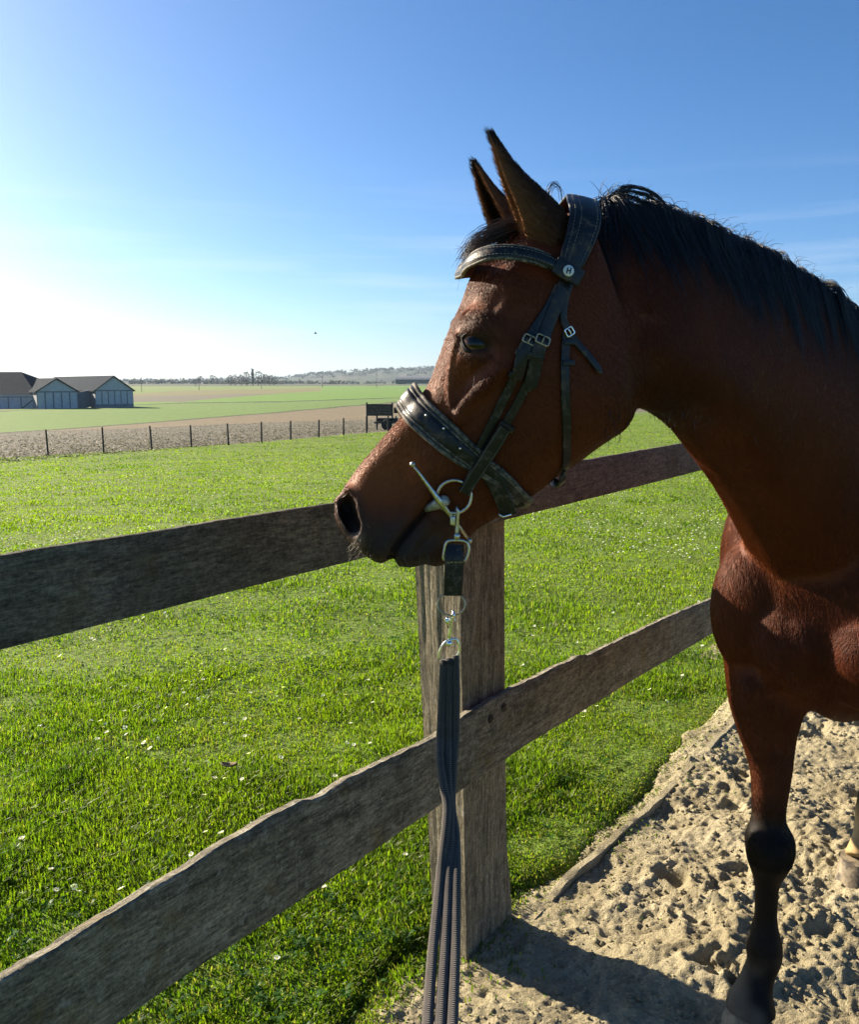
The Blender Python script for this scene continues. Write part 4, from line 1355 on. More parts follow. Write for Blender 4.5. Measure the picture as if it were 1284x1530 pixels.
def surf(px_list, n, lift=0.0015, it=4):
    """strap path lying on the near side of the head under a pixel polyline"""
    pl = catmull([(p[0], p[1], 0) for p in px_list], n)
    out, nr = [], []
    for x, y, _ in pl:
        p, nn = sk.hit(x, y)
        if p is None or p.y > 1.75:
            p, nn = HPO(x, y, 0.05), HN
        out.append(p + nn * lift); nr.append(nn)
    out = np.array([tuple(p) for p in out]); nr = np.array([tuple(q) for q in nr])
    raw = out.copy()
    for _ in range(it):                                   # taut leather bridges hollows but never sinks in
        out[1:-1] = 0.5 * out[1:-1] + 0.25 * (out[:-2] + out[2:]); nr[1:-1] = 0.5 * nr[1:-1] + 0.25 * (nr[:-2] + nr[2:])
        dlt = ((raw - out) * nr).sum(1); out += nr * np.maximum(dlt, 0)[:, None]
    nr /= np.linalg.norm(nr, axis=1)[:, None]
    return out, nr

def push_out(pts, lift, it=3, closed=False):
    pts = np.array([tuple(p) for p in pts]); nr = np.zeros_like(pts)
    for r in range(it):
        for i, p in enumerate(pts):
            h, n, _, d = sk.bvh.find_nearest(Vector(p))
            nr[i] = n
            sd = (Vector(p) - h).dot(n)
            if sd < lift: pts[i] = np.array(h + n * lift)
        if r < it - 1:
            if closed: pts = 0.5 * pts + 0.25 * (np.roll(pts, 1, 0) + np.roll(pts, -1, 0))
            else: pts[1:-1] = 0.5 * pts[1:-1] + 0.25 * (pts[:-2] + pts[2:])
    nr2 = nr.copy()
    for _ in range(4):
        if closed: nr2 = 0.5 * nr2 + 0.25 * (np.roll(nr2, 1, 0) + np.roll(nr2, -1, 0))
        else: nr2[1:-1] = 0.5 * nr2[1:-1] + 0.25 * (nr2[:-2] + nr2[2:])
    nr2 /= np.linalg.norm(nr2, axis=1)[:, None]
    return pts, nr2

def offset_path(pts, nrm, side, up):
    """path shifted sideways on the strap (for stitch lines)"""
    pts = [Vector(p) for p in pts]; out = []
    for i in range(len(pts)):
        tg = (pts[min(i + 1, len(pts) - 1)] - pts[max(i - 1, 0)]).normalized(); n = Vector(nrm[i]); n = (n - tg * n.dot(tg)).normalized(); s = tg.cross(n)
        sd = side[i] if hasattr(side, '__len__') else side
        u_ = up[i] if hasattr(up, '__len__') else up
        out.append(pts[i] + s * sd + n * u_)
    return out

def stitches(pts, nrm, sides, up, parent, name="stitching", r=0.0005):
    mb = MB()
    for sd in sides:
        path = offset_path(pts, nrm, sd, up)
        path = [Vector(q) for q in catmull([tuple(q) for q in path], len(path) * 3)]
        for i in range(0, len(path) - 2, 3):
            mb.tube([path[i], path[i + 1], path[i + 2]], [r * .6, r, r * .6], 5)
    return mb.build(name, M_THREAD, parent)

def buckle(parent, px, py, ang, w, h, lift=0.006, mat=None, name="buckle", tongue=True):
    """rectangular frame buckle lying on a strap; ang = strap direction in the picture"""
    p, n = sk.hit(px, py)
    if p is None: p, n = HPO(px, py, .05), HN
    p = p + n * lift
    q = HP(px + 20 * math.cos(ang), py + 20 * math.sin(ang)) - HP(px, py)
    a = (q - n * q.dot(n)).normalized(); s = a.cross(n)
    mb = MB()
    r = min(w, h) * 0.22
    pts = []
    for cx, cy, a0 in ((w / 2 - r, h / 2 - r, 0), (-w / 2 + r, h / 2 - r, 90), (-w / 2 + r, -h / 2 + r, 180), (w / 2 - r, -h / 2 + r, 270)):
        for k in range(4):
            t_ = math.radians(a0 + 30 * k)
            pts.append(p + s * (cx + r * math.cos(t_)) + a * (cy + r * math.sin(t_)))
    mb.tube(pts, 0.0015, 7, True)
    if tongue: mb.tube([p + a * (h / 2), p + n * .0015, p - a * (h / 2) + n * .0008], 0.0013, 6)
    return mb.build(name, mat or M_BRASS, parent)

def keeper(parent, px, py, ang, w, lift=0.0055):
    p, n = sk.hit(px, py)
    if p is None: p, n = HPO(px, py, .05), HN
    q = HP(px + 20 * math.cos(ang), py + 20 * math.sin(ang)) - HP(px, py)
    a = (q - n * q.dot(n)).normalized(); s = a.cross(n)
    mb = MB(); mb.box(p + n * (lift * .5), w, 0.009, lift, s, a, n, 0, 0.0012)
    return mb.build("keeper", M_LEATHER, parent)

bridle = empty("bridle", HP(760, 560), "black leather bridle with dusty noseband and full cheek bit on the horse's head", "bridle")

# headpiece over the poll
hp_near = [(HPO(868, 301, .004)), HPO(871, 308, .040), HPO(874, 325, .066), HPO(868, 352, .082), HPO(857, 382, .090), HPO(848, 404, .094)]
path = [mirror(p) for p in hp_near[:0:-1]] + hp_near
pts = catmull([tuple(p) for p in path], 60); pts, nrm = push_out(pts, .003)
W = np.interp(np.linspace(-1, 1, 60), [-1, -.85, -.5, 0, .5, .85, 1], [.024, .034, .044, .046, .044, .034, .024])
head_strap = ribbon("headpiece", pts, nrm, list(W), .0065, M_LEATHER, bridle, dome=.0015)
stitches(pts[30:], nrm[30:], [[w * .40 for w in W[30:]], [w * .18 for w in W[30:]], [-w * .40 for w in W[30:]]], .0078, head_strap)
mb = MB(); mb.tube(offset_path(pts, nrm, [w * .5 for w in W], .003), .0032, 8); mb.tube(offset_path(pts, nrm, [-w * .5 for w in W], .003), .0032, 8)
mb.build("piping", M_LEATHER, head_strap)

# browband, standing a little clear of the forehead
bb = [HPO(849, 409, .094), HPO(826, 396, .100), HPO(795, 384, .103), HPO(760, 379, .104), HPO(730, 381, .094), HPO(709, 389, .070), HPO(700, 397, .036), HPO(697.5, 402, .0)]
path = bb + [mirror(p) for p in bb[-2::-1]]
pts = catmull([tuple(p) for p in path], 90); pts, nrm = push_out(pts, .004)
cen_ = np.mean(pts, 0); nr2 = pts - cen_; nr2[:, 2] *= .25; nr2 /= np.linalg.norm(nr2, axis=1)[:, None]
nrm = nrm * .5 + nr2 * .5 + np.array([0, 0, .12])
W = np.interp(np.linspace(0, 1, 90), [0, .06, .12, .5, .88, .94, 1], [.020, .020, .022, .026, .022, .020, .020])
brow = ribbon("browband", pts, nrm, list(W), .0055, M_LEATHER, bridle, dome=.0028)
mb = MB()
for sgn in (1, -1): mb.tube(offset_path(pts[8:-8], nrm[8:-8], [sgn * w * .46 for w in W[8:-8]], .0035), .0026, 8)
mb.build("piping", M_EDGE, brow)
stitches(pts[4:70], nrm[4:70], [[w * .26 for w in W[4:70]], [-w * .26 for w in W[4:70]]], .0078, brow)
# loop of the browband with the round badge
p, n = sk.hit(845, 409); n = (n * .6 + HN * .6).normalized()
p = HPO(845, 409, .094)
a = (HP(872, 424) - HP(845, 409)); a = (a - n * a.dot(n)).normalized(); s = n.cross(a)
mb = MB(); mb.box(p + n * .012, .046, .026, .006, a, s, n, 0, .002)
mb.build("browband_loop", M_LEATHER, brow)
badge = MB(); bc = p + n * .0155 - a * .001
badge.tube([bc, bc + n * .0015, bc + n * .002], [.0082, .0082, .0075], 24)
bo = badge.build("badge", simple_mat("badge_white", (0.62, 0.62, 0.60), 0.35, 0.5, 0.2, 0.1, 200), brow, True, 40)
lm = MB(); up_ = (Vector((0, 0, 1)) - n * n.z).normalized(); rt = up_.cross(n)
if rt.x < 0: rt = -rt
sl = (up_ + rt * .25).normalized(); o_ = bc + n * .0024
for k in (-1, 1): lm.box(o_ + rt * (.0026 * k), .0018, .0088, .0008, rt, sl, n)
lm.box(o_ + n * .0002, .0050, .0016, .0008, rt, up_, n)
lm.build("badge_letter", simple_mat("badge_black", (0.012, 0.012, 0.013), 0.5), brow, False)

# cheekpiece and noseband hanger (near side)
def side_strap(name, px_list, w, th, n=46, lift=.002, parent=None, tip=False, stitch=False):
    pts, nr = surf(px_list, n, lift)
    W = [w] * n if not hasattr(w, '__len__') else list(np.interp(np.linspace(0, 1, n), np.linspace(0, 1, len(w)), w))
    if tip:
        for k, f in ((-1, .15), (-2, .6), (-3, .85)): W[k] *= f
    o = ribbon(name, pts, nr, W, th, M_LEATHER, parent or bridle, dome=.0008)
    if stitch: stitches(pts, nr, [[x * .38 for x in W], [-x * .38 for x in W]], th + .0006, o)
    return o
ck = side_strap("cheekpiece", [(846, 415), (836, 440), (822, 474), (810, 505), (804, 520)], .0205, .0035, lift=.004)
side_strap("cheek_billet", [(806, 512), (800, 530), (796, 552), (790, 583)], .0215, .0035, 24, .007, ck, True)
side_strap("cheek_lower", [(800, 540), (782, 585), (762, 622), (742, 655), (722, 690)], .0135, .003, lift=.003, parent=ck)
side_strap("bit_loop", [(754, 636), (738, 661), (720, 688), (704, 712), (692, 731)], [.019, .021, .021, .020, .019], .0065, lift=.014, parent=ck, stitch=True)
buckle(ck, 807, 511, math.radians(112), .021, .013, .011)
keeper(ck, 797, 532, math.radians(108), .026, .012); keeper(ck, 757, 636, math.radians(122), .024, .012)
nh = side_strap("noseband_hanger", [(836, 430), (820, 462), (803, 488), (792, 507), (786, 520)], .018, .003, lift=.002)
side_strap("hanger_billet", [(789, 510), (780, 530), (774, 548), (768, 566)], .019, .0035, 24, .006, nh, True)
side_strap("hanger_lower", [(778, 540), (763, 574), (748, 606), (733, 636), (720, 662), (710, 684)], .0135, .003, lift=.003, parent=nh)
buckle(nh, 790, 510, math.radians(115), .019, .012, .009)
keeper(nh, 781, 530, math.radians(112), .024, .010); keeper(nh, 768, 560, math.radians(112), .023, .009)

# throatlatch
tl_ = side_strap("throatlatch", [(852, 420), (845, 440), (841, 460), (841, 480), (847, 494)], .0115, .003, lift=.003)
pts, nr = surf([(845, 500), (843, 540), (844, 590), (846, 640), (845, 680), (842, 700)], 50, .003)
tail_pts = [HPO(841, 712, .050), HPO(838, 722, .034), HPO(830, 722, .012), HPO(822, 712, -.02), HPO(816, 700, -.05)]
pts = np.vstack([pts, catmull([tuple(pts[-1])] + [tuple(q) for q in tail_pts], 20)[1:]])
nr = np.vstack([nr] + [np.array(HN * .6 + Vector((.35, 0, -.3)))[None]] * 19)
th_low = ribbon("throat_strap", pts, nr, .0135, .003, M_LEATHER, tl_)
side_strap("throat_billet", [(850, 500), (862, 516), (878, 534), (897, 560)], .0105, .003, 26, .004, tl_, True)
buckle(tl_, 848, 497, math.radians(60), .013, .012, .008, M_NICKEL)
for q in ((854, 512), (853, 543)): keeper(tl_, q[0] - 5, q[1], math.radians(90), .019, .008)

# noseband: padded band, flat strap over it, rolled edges
nb_near = [(607, 597), (622, 611), (645, 633), (668, 654), (692, 674), (715, 691), (738, 706), (758, 722)]
near = []
for i, q in enumerate(nb_near[1:]):
    p, n = sk.hit(*q); near.append(p + n * .003)
top = HP(611, 595) + (HP(607, 590) - HP(640, 640)).normalized() * .004
under = HP(786, 746)
path = [under] + [mirror(p) for p in near[::-1]] + [top] + near
pts = catmull([tuple(p) for p in path + [under]], 110)[:-1]; pts, nrm = push_out(pts, .0035, 3, True)
sparam = np.array([abs((Vector(p) - HP(611, 597)).dot((HP(758, 722) - HP(611, 597)).normalized())) for p in pts]) / (HP(758, 722) - HP(611, 597)).length
W = np.interp(sparam, [0, .35, .6, .8, 1], [.046, .044, .034, .024, .020])
nose = ribbon("noseband", pts, nrm, list(W), .006, M_LEATHER, bridle, True, .001)
ribbon("noseband_strap", offset_path(pts, nrm, 0, .005), nrm, [w * .50 for w in W], .0028, M_LEATHER, nose, True, .0008)
mb = MB()
for sgn in (1, -1):
    mb.tube(offset_path(pts, nrm, [sgn * w * .47 for w in W], .004), .0036, 8, True)
    mb.tube(offset_path(pts, nrm, [sgn * w * .31 for w in W], .0062), .0017, 6, True)
mb.build("rolled_edge", M_EDGE, nose)
for q in ((668, 640), (642, 622), (688, 668)):
    p, n = sk.hit(*q); mb = MB(); mb.ball(p + n * .013, .0022, 8, 6); mb.build("stud", M_NICKEL, nose)
# hanging ends of the back strap under the jaw
nE = (HN * .9 + HF * .35).normalized()
e1 = [HPO(728, 704, .068), HPO(741, 722, .072), HPO(752, 746, .066), HPO(761, 769, .058)]
e2 = [HPO(742, 708, .060), HPO(756, 722, .058), HPO(767, 742, .050), HPO(773, 757, .042)]
bs = ribbon("back_strap", catmull([tuple(q) for q in e1], 16), [nE] * 16, .026, .003, M_LEATHER, nose)
ribbon("back_strap_end", catmull([tuple(q) for q in e2], 16), [nE] * 16, .026, .003, M_LEATHER, nose)
mb = MB(); mb.tube([HPO(737, 703, .074), HPO(744, 700, .076), HPO(749, 706, .076), HPO(749, 716, .075)], .0018, 7); mb.build("strap_hook", M_NICKEL, nose); mb = MB(); mb.tube([HPO(745, 768, .062), HPO(752, 772, .064), HPO(763, 769, .062), HPO(767, 763, .058)], .0016, 7)
mb.build("buckle", M_NICKEL, nose)

# bit: loose ring with long cheek bars and a thick mouthpiece
bit = MB(); OFF = .068
ring = [HPO(679 + 25.5 * math.cos(a), 742 + 24.5 * math.sin(a), OFF + .004 * math.cos(a)) for a in np.linspace(0, 2 * math.pi, 41)[:-1]]
bit.tube(ring, .0026, 10, True)
bitring = bit.build("bit_ring", M_STEEL, bridle)
bit = MB(); A_, B_, C_ = HPO(617, 694, OFF + .004), HPO(656, 747, OFF + .002), HPO(702, 808, OFF - .012)
f_ = lambda a, b, t_: a + (b - a) * t_
bit.tube([A_, f_(A_, B_, .2), f_(A_, B_, .6), f_(A_, B_, .9), B_, f_(B_, C_, .15), f_(B_, C_, .6), C_], [.0022, .0026, .0034, .0048, .0058, .0046, .0030, .0022], 12)
bit.ball(A_, .0048, 14, 10); bit.ball(C_, .0042, 14, 10)
bit.build("cheek_bar", M_STEEL, bridle)
bit = MB(); M0, M1 = HPO(668, 747, OFF + .002), HPO(640, 759, OFF - .022)
bit.tube([f_(M0, M1, t_) for t_ in (-.04, 0, .12, .35, .6, .85, 1.1)], [.004, .0075, .0096, .0098, .0086, .0072, .006], 14)
bit.build("mouthpiece", M_RUBBER, bridle)

# ------------------------------------------------------------------ short leather coupling that hangs from the bit ring
YK = HPO(683, 766, OFF).y
def K(px, py, toward=0.0): return PY(px, py, YK - toward)
coup = empty("leather_coupling", K(677, 888), "short brown black leather coupling strap hanging from the bit ring between snap hook and ring", "strap")
mb = MB()
mb.tube([K(682, 806), K(683, 792), K(684, 775), K(685, 764, .004), K(683.5, 758, .003), K(681, 760, -.003), K(679.5, 772, -.004), K(679.5, 786, -.001)], [.0042, .0034, .0030, .0026, .0024, .0024, .0026, .0030], 10)
mb.box(K(676.5, 778, .001), .0075, .0075, .013, None, None, None, 0, .001)
mb.tube([K(683, 806), K(683, 800), K(683, 796)], [.0055, .0055, .004], 12)
mb.build("snap_hook", M_STEEL, coup)
mb = MB()
fr = [(667, 836), (663, 834), (664, 822), (667, 811), (674, 807.5), (690, 807.5), (698, 811), (701, 822), (697, 834), (693, 838)]
mb.tube(catmull([tuple(K(x, y, .002)) for x, y in fr], 40), .0028, 8)
mb.build("square_ring", M_STEEL, coup)
nK = Vector((0.05, -1, 0.1)).normalized()
ribbon("strap_front", catmull([tuple(K(679, 814, -.002)), tuple(K(678.5, 835, .005)), tuple(K(677.5, 860, .005)), tuple(K(677, 889, .002))], 22), [nK] * 22, [.024] * 4 + [.0285] * 18, .003, M_LEATHER, coup, dome=.0008)
ribbon("strap_back", catmull([tuple(K(680, 814, -.004)), tuple(K(679.5, 850, -.006)), tuple(K(677, 889, -.002))], 22), [nK] * 22, .0285, .003, M_LEATHER, coup)
mb = MB()
for x in (670, 675, 681, 687, 690): mb.box(K(x, 840 + (x % 3) * .6, .0092), .0042, .0006, .0022, None, None, None)
mb.build("gold_mark", simple_mat("worn_gold_stamp", (0.24, 0.17, 0.06), 0.5, 0.5, 0.5), coup, False)
mb = MB(); mb.tube([K(674.5 + 21 * math.cos(a), 903 + 16.5 * math.sin(a), .004 * math.sin(a)) for a in np.linspace(0, 2 * math.pi, 41)[:-1]], .0017, 9, True)
mb.build("round_ring", M_BRASS, coup)

# ------------------------------------------------------------------ black lead rope
lead = empty("lead_rope", K(672, 985), "black braided lead rope of three cords with a bright snap hook, hanging before the post", "rope")
mb = MB()
mb.tube([K(672, 958), K(673, 945), K(674.5, 930), K(676, 920, .002), K(677.5, 914, .005), K(678.5, 918, .008), K(678, 926, .006)], [.0048, .0036, .0032, .0026, .0022, .002, .002], 10)
mb.tube([K(671, 935, .003), K(667, 925, .004), K(668, 922, .004), K(670, 927, .004), K(671.5, 938, .003)], [.0030, .0034, .003, .003, .003], 8)
mb.ball(K(679, 926, .004), .0028, 10, 8); mb.ball(K(671.5, 961, .002), .0062, 14, 10)
mb.build("snap_hook", M_NICKEL, lead)
mb = MB(); dr = [(657, 984), (656.5, 976), (660, 966), (667, 958), (674, 956), (682, 955), (685.5, 962), (687, 972), (683, 980)]
mb.tube(catmull([tuple(K(x, y, .003)) for x, y in dr], 40), .0019, 9)
mb.build("ring", M_NICKEL, lead)
t = NT("braided_rope")
a = t.n("ShaderNodeAttribute"); a.attribute_name = "grain"
sx = t.n("ShaderNodeSeparateXYZ"); t.l(a.outputs["Vector"], sx.inputs[0])
k1 = t.math('SINE', t.math('ADD', t.math('MULTIPLY', sx.outputs[0], 1900.0), t.math('MULTIPLY', sx.outputs[1], 4.0)))
k2 = t.math('SINE', t.math('SUBTRACT', t.math('MULTIPLY', sx.outputs[0], 1900.0), t.math('MULTIPLY', sx.outputs[1], 3.0)))
wv = t.math('MAXIMUM', k1, k2)
dn = t.ramp(t.noise(t.coord(), 40, 5, .7), [(0.40, 0.0), (0.7, 1.0)])
c = t.mix(t.ramp(wv, [(0.2, 0.0), (1.0, 1.0)]), (0.018, 0.016, 0.015), (0.092, 0.078, 0.068))
c = t.mix(t.math('MULTIPLY', dn, 0.30), c, (0.15, 0.12, 0.095))
b = t.bsdf(c, 0.8, 0.25, 0, t.bump(wv, 0.8, 0.0010)); b.inputs["Sheen Weight"].default_value = 0.15
M_ROPE = t.m
CORDS = [[(663, 986), (661, 1040), (658, 1100), (658, 1140), (663, 1175), (668, 1205), (665, 1250), (659, 1300), (653, 1360), (646, 1430), (639, 1530), (632, 1650)],
         [(672, 983), (671, 1040), (670, 1100), (669, 1140), (670, 1175), (672, 1205), (673, 1250), (671, 1300), (668, 1360), (664, 1430), (658, 1530), (652, 1650)],
         [(681, 979), (682, 1040), (681, 1100), (678, 1140), (676, 1175), (675, 1205), (681, 1250), (682, 1300), (681, 1360), (680, 1430), (676, 1530), (672, 1650)]]
YR = [(986, 0), (1100, .03), (1200, .10), (1300, .18), (1400, .27), (1530, .40), (1650, .52)]
for ci, cd in enumerate(CORDS):
    ctl = []
    for k, (x, y) in enumerate(cd):
        tw = float(np.interp(y, [1080, 1190, 1300], [0, math.pi * .5, math.pi])) if 1080 < y < 1300 else 0
        dep = float(np.interp(y, [q[0] for q in YR], [q[1] for q in YR]))
        ctl.append(K(x, y, dep + (0.010 * (1 - ci)) * math.sin(tw)))
    path = catmull([tuple(q) for q in ctl], 150)
    mb = MB(); mb.tube(path, list(np.linspace(.0060, .0074, 150)), 14)
    cord = mb.build("cord", M_ROPE, lead)
    seg = np.concatenate([[0], np.cumsum(np.linalg.norm(np.diff(path, axis=0), axis=1))])
    gr_ = np.array([(seg[i], 2 * math.pi * j / 14, 0) for i in range(150) for j in range(14)], np.float32)
    at = cord.data.attributes.new("grain", 'FLOAT_VECTOR', 'POINT'); at.data.foreach_set("vector", gr_.ravel())
mb = MB()
mb.box(K(672.5, 990, .002), .026, .012, .010, None, None, None, 0, .003)
mb.build("stitched_end", M_ROPE, lead)
# ------------------------------------------------------------------ short coat hair lying on the body
def coat_hair(n, seed):
    rg = np.random.default_rng(seed)
    me = body.data
    me.calc_loop_triangles()
    nt = len(me.loop_triangles)
    tri = np.empty(nt * 3, np.int32); me.loop_triangles.foreach_get("vertices", tri); tri = tri.reshape(-1, 3)
    c = sk.co; a, b, d = c[tri[:, 0]], c[tri[:, 1]], c[tri[:, 2]]
    fn = np.cross(b - a, d - a); ar = np.linalg.norm(fn, axis=1); fn /= np.maximum(ar, 1e-12)[:, None]
    m = (a + b + d) / 3
    px, py, pd = proj_np(m[:, 0], m[:, 1], m[:, 2])
    view = m - np.array(C_POS); view /= np.linalg.norm(view, axis=1)[:, None]
    face = (fn * view).sum(1)
    ok = (face < 0.30) | (px > 1330)
    wgt = ar * ok * (1.9 / np.maximum(pd, 1.2)) ** 2 * np.where(np.abs(face) < 0.35, 1.5, 1.0) * np.where((px > 1330) | (pd > 2.6), 0.25, 1.0)
    ti = rg.choice(nt, n, p=wgt / wgt.sum())
    u, v = rg.random(n), rg.random(n); f = u + v > 1; u[f], v[f] = 1 - u[f], 1 - v[f]
    P0 = a[ti] + (b[ti] - a[ti]) * u[:, None] + (d[ti] - a[ti]) * v[:, None]
    nv = sk.nr[tri[ti, 0]]; cc = col[tri[ti, 0]]
    px, py, pd = proj_np(P0[:, 0], P0[:, 1], P0[:, 2])
    head = sstep(1.70, 1.55, pd) * sstep(975, 930, px)
    # combing direction, as picture-like vectors resolved in the head's own plane and in the body's axes
    along = np.array((HP(560, 720) - HP(690, 470)).normalized()); back = np.array((HP(900, 640) - HP(800, 450)).normalized())
    k = sstep(-10, 110, (px - 700) * 0.72 + (py - 500) * 0.62 - 0)[:, None]
    k2 = sstep(640, 760, px - (py - 560) * 0.55)[:, None]
    fh = along * (1 - k2) + back * k2
    fb = np.array([0.10, -0.05, -1.0]) + 0.25 * np.array(TA)
    low = sstep(1.0, .75, P0[:, 2])[:, None]
    fb = fb * (1 - low) + np.array([0, 0, -1.0]) * low
    fl = fh * head[:, None] + fb * (1 - head[:, None])
    sw = (np.stack([fbm(P0[:, 0] * 11, P0[:, 1] * 11, P0[:, 2] * 11, seed=141 + q, octv=2) for q in range(3)], 1) - .5)
    fl = fl + sw * (0.55 + 0.75 * (1 - head[:, None])) + rg.normal(0, .09, (n, 3))
    fl = fl - nv * (fl * nv).sum(1)[:, None]; fl /= np.maximum(np.linalg.norm(fl, axis=1), 1e-6)[:, None]
    mz = head * sstep(690, 560, px - (py - 760) * 0.25) * sstep(660, 730, py)
    L = (0.0075 * head + 0.0135 * (1 - head)) * (1 - .6 * mz)
    chest = np.exp(-(((px - 1180) / 130) ** 2 + ((py - 900) / 170) ** 2)) * (1 - head)
    L = L * (1 + .45 * chest) * rg.uniform(.6, 1.35, n)
    L = np.where(P0[:, 2] < .45, .005, L)
    lift = (0.03 + .10 * chest + rg.random(n) * .05)[:, None]
    eye_d = np.sqrt(((px - 712) / 26) ** 2 + ((py - 512) / 18) ** 2)
    keep = ~((eye_d < 1) & (head > .5))
    curl = rg.normal(0, .10, (n, 3)) * (1 + chest)[:, None]
    P1 = P0 + (fl * .97 + nv * lift) * (L * .5)[:, None]
    P2 = P1 + (fl + curl + nv * lift * .15) * (L * .5)[:, None]
    pts = np.stack([P0 - nv * .0006, P1, P2], 1)[keep].astype(np.float32)
    cols = (cc * rg.uniform(.80, 1.25, (n, 1)))[keep]
    return pts, cols
M_FUR = hair_mat("coat_hair", (.1, .03, .01), 0.42, 0.18, True)
fp, fc = coat_hair(520000, 77)
def ear_hair(o, n, seed):
    rg = np.random.default_rng(seed)
    me = o.data; me.calc_loop_triangles(); nt = len(me.loop_triangles)
    tri = np.empty(nt * 3, np.int32); me.loop_triangles.foreach_get("vertices", tri); tri = tri.reshape(-1, 3)
    c = verts_of(me); nr = np.empty(len(c) * 3, np.float32); me.vertices.foreach_get("normal", nr); nr = nr.reshape(-1, 3).astype(float)
    cl = np.empty(len(c) * 4, np.float32); me.attributes["coat"].data.foreach_get("color", cl); cl = cl.reshape(-1, 4)[:, :3]
    a, b, d = c[tri[:, 0]], c[tri[:, 1]], c[tri[:, 2]]; ar = np.linalg.norm(np.cross(b - a, d - a), axis=1)
    ti = rg.choice(nt, n, p=ar / ar.sum()); u, v = rg.random(n), rg.random(n); f = u + v > 1; u[f], v[f] = 1 - u[f], 1 - v[f]
    P0 = a[ti] + (b[ti] - a[ti]) * u[:, None] + (d[ti] - a[ti]) * v[:, None]; nv = nr[tri[ti, 0]]
    ax = np.array(EAR_RIMS[0][5]); fl = ax * .9 + np.array(HF) * .5 + rg.normal(0, .2, (n, 3)); fl -= nv * (fl * nv).sum(1)[:, None] * .8
    fl /= np.linalg.norm(fl, axis=1)[:, None]; L = .0075 * rg.uniform(.5, 1.4, n)[:, None]
    P1 = P0 + (fl + nv * .35) * L * .5; P2 = P1 + (fl + nv * .25) * L * .5
    return np.stack([P0, P1, P2], 1).astype(np.float32), cl[tri[ti, 0]] * rg.uniform(.6, 1.5, (n, 1))
for k_, e_ in enumerate([q for q in COL.objects if q.name.split(".")[0] == "ear"]):
    a_, b_ = ear_hair(e_, 9000, 5 + k_); fp = np.concatenate([fp, a_]); fc = np.concatenate([fc, b_])
hc = bpy.data.hair_curves.new("coat")
hc.add_curves([3] * len(fp))
hc.attributes["position"].data.foreach_set("vector", fp.ravel())
ra = hc.attributes.get("radius") or hc.attributes.new("radius", 'FLOAT', 'POINT')
ra.data.foreach_set("value", np.tile(np.array([.00027, .00023, .00007], np.float32), len(fp)))
ca = hc.attributes.new("tint", 'FLOAT_COLOR', 'CURVE'); c4 = np.ones((len(fp), 4), np.float32); c4[:, :3] = fc; ca.data.foreach_set("color", c4.ravel())
hc.materials.append(M_FUR)
o = bpy.data.objects.new("coat", hc); COL.objects.link(o); adopt(o, horse)
# ================================================================== FAR LANDSCAPE
def tint_mat(name, rough=0.9, var=0.5, scale=8.0, bump=0.0):
    t = NT(name); c = t.attr("tint")
    n = t.noise(t.coord(), scale, 5, 0.65)
    c = t.mix(var, c, t.mix(1.0, c, t.ramp(n, [(0.3, 0.4), (0.7, 1.5)]), 'MULTIPLY'))
    t.bsdf(c, rough, 0.15)
    return t.m

# hills on the skyline
H_TOP = line([(-400, 573), (100, 573), (200, 570.5), (330, 569), (420, 566.5), (470, 561), (520, 557), (580, 554.5), (640, 552.5), (760, 551), (950, 550), (1284, 553), (1700, 564)])
hv_, hf_, hc_ = [], [], []
cols_ = np.arange(-420, 1720, 6.0); rows_ = np.linspace(0, 1, 22)
for i, f in enumerate(rows_):
    D = 2100 + 900 * f
    for px_ in cols_:
        d = D
        ytop = float(H_TOP(px_)); zt = CAM_H + (573.5 - ytop) / FPX * 3000
        x = (px_ - 642) / FPX * d
        z = -6 + (zt + 6) * (f ** 0.8) * (0.93 + 0.14 * fbm([px_ * .05], [f * 3], seed=131)[0]) if f > 0 else -8
        hv_.append((x, d, z))
        n = fbm([px_ * 0.035], [f * 5.0], seed=133, octv=3)[0]; m = fbm([px_ * 0.09], [f * 9.0], seed=135, octv=2)[0]
        wood = np.array([0.030, 0.038, 0.024]); grn = np.array([0.045, 0.058, 0.028]); pale = np.array([0.08, 0.075, 0.05])
        k = float(sstep(.40, .50, n)); c = grn * (1 - k) + wood * k
        if m > .62: c = pale
        if f > .8: c = wood
        hc_.append(c)
w_ = len(cols_)
for i in range(len(rows_) - 1):
    for j in range(w_ - 1):
        hf_.append((i * w_ + j, i * w_ + j + 1, (i + 1) * w_ + j + 1, (i + 1) * w_ + j))
hills = np_mesh("hills", np.array(hv_), np.array(hf_), tint_mat("far_hills", scale=0.05), colors=np.array(hc_), smooth=True)
tag(hills, "low wooded hills fading into blue haze on the skyline", kind="structure")

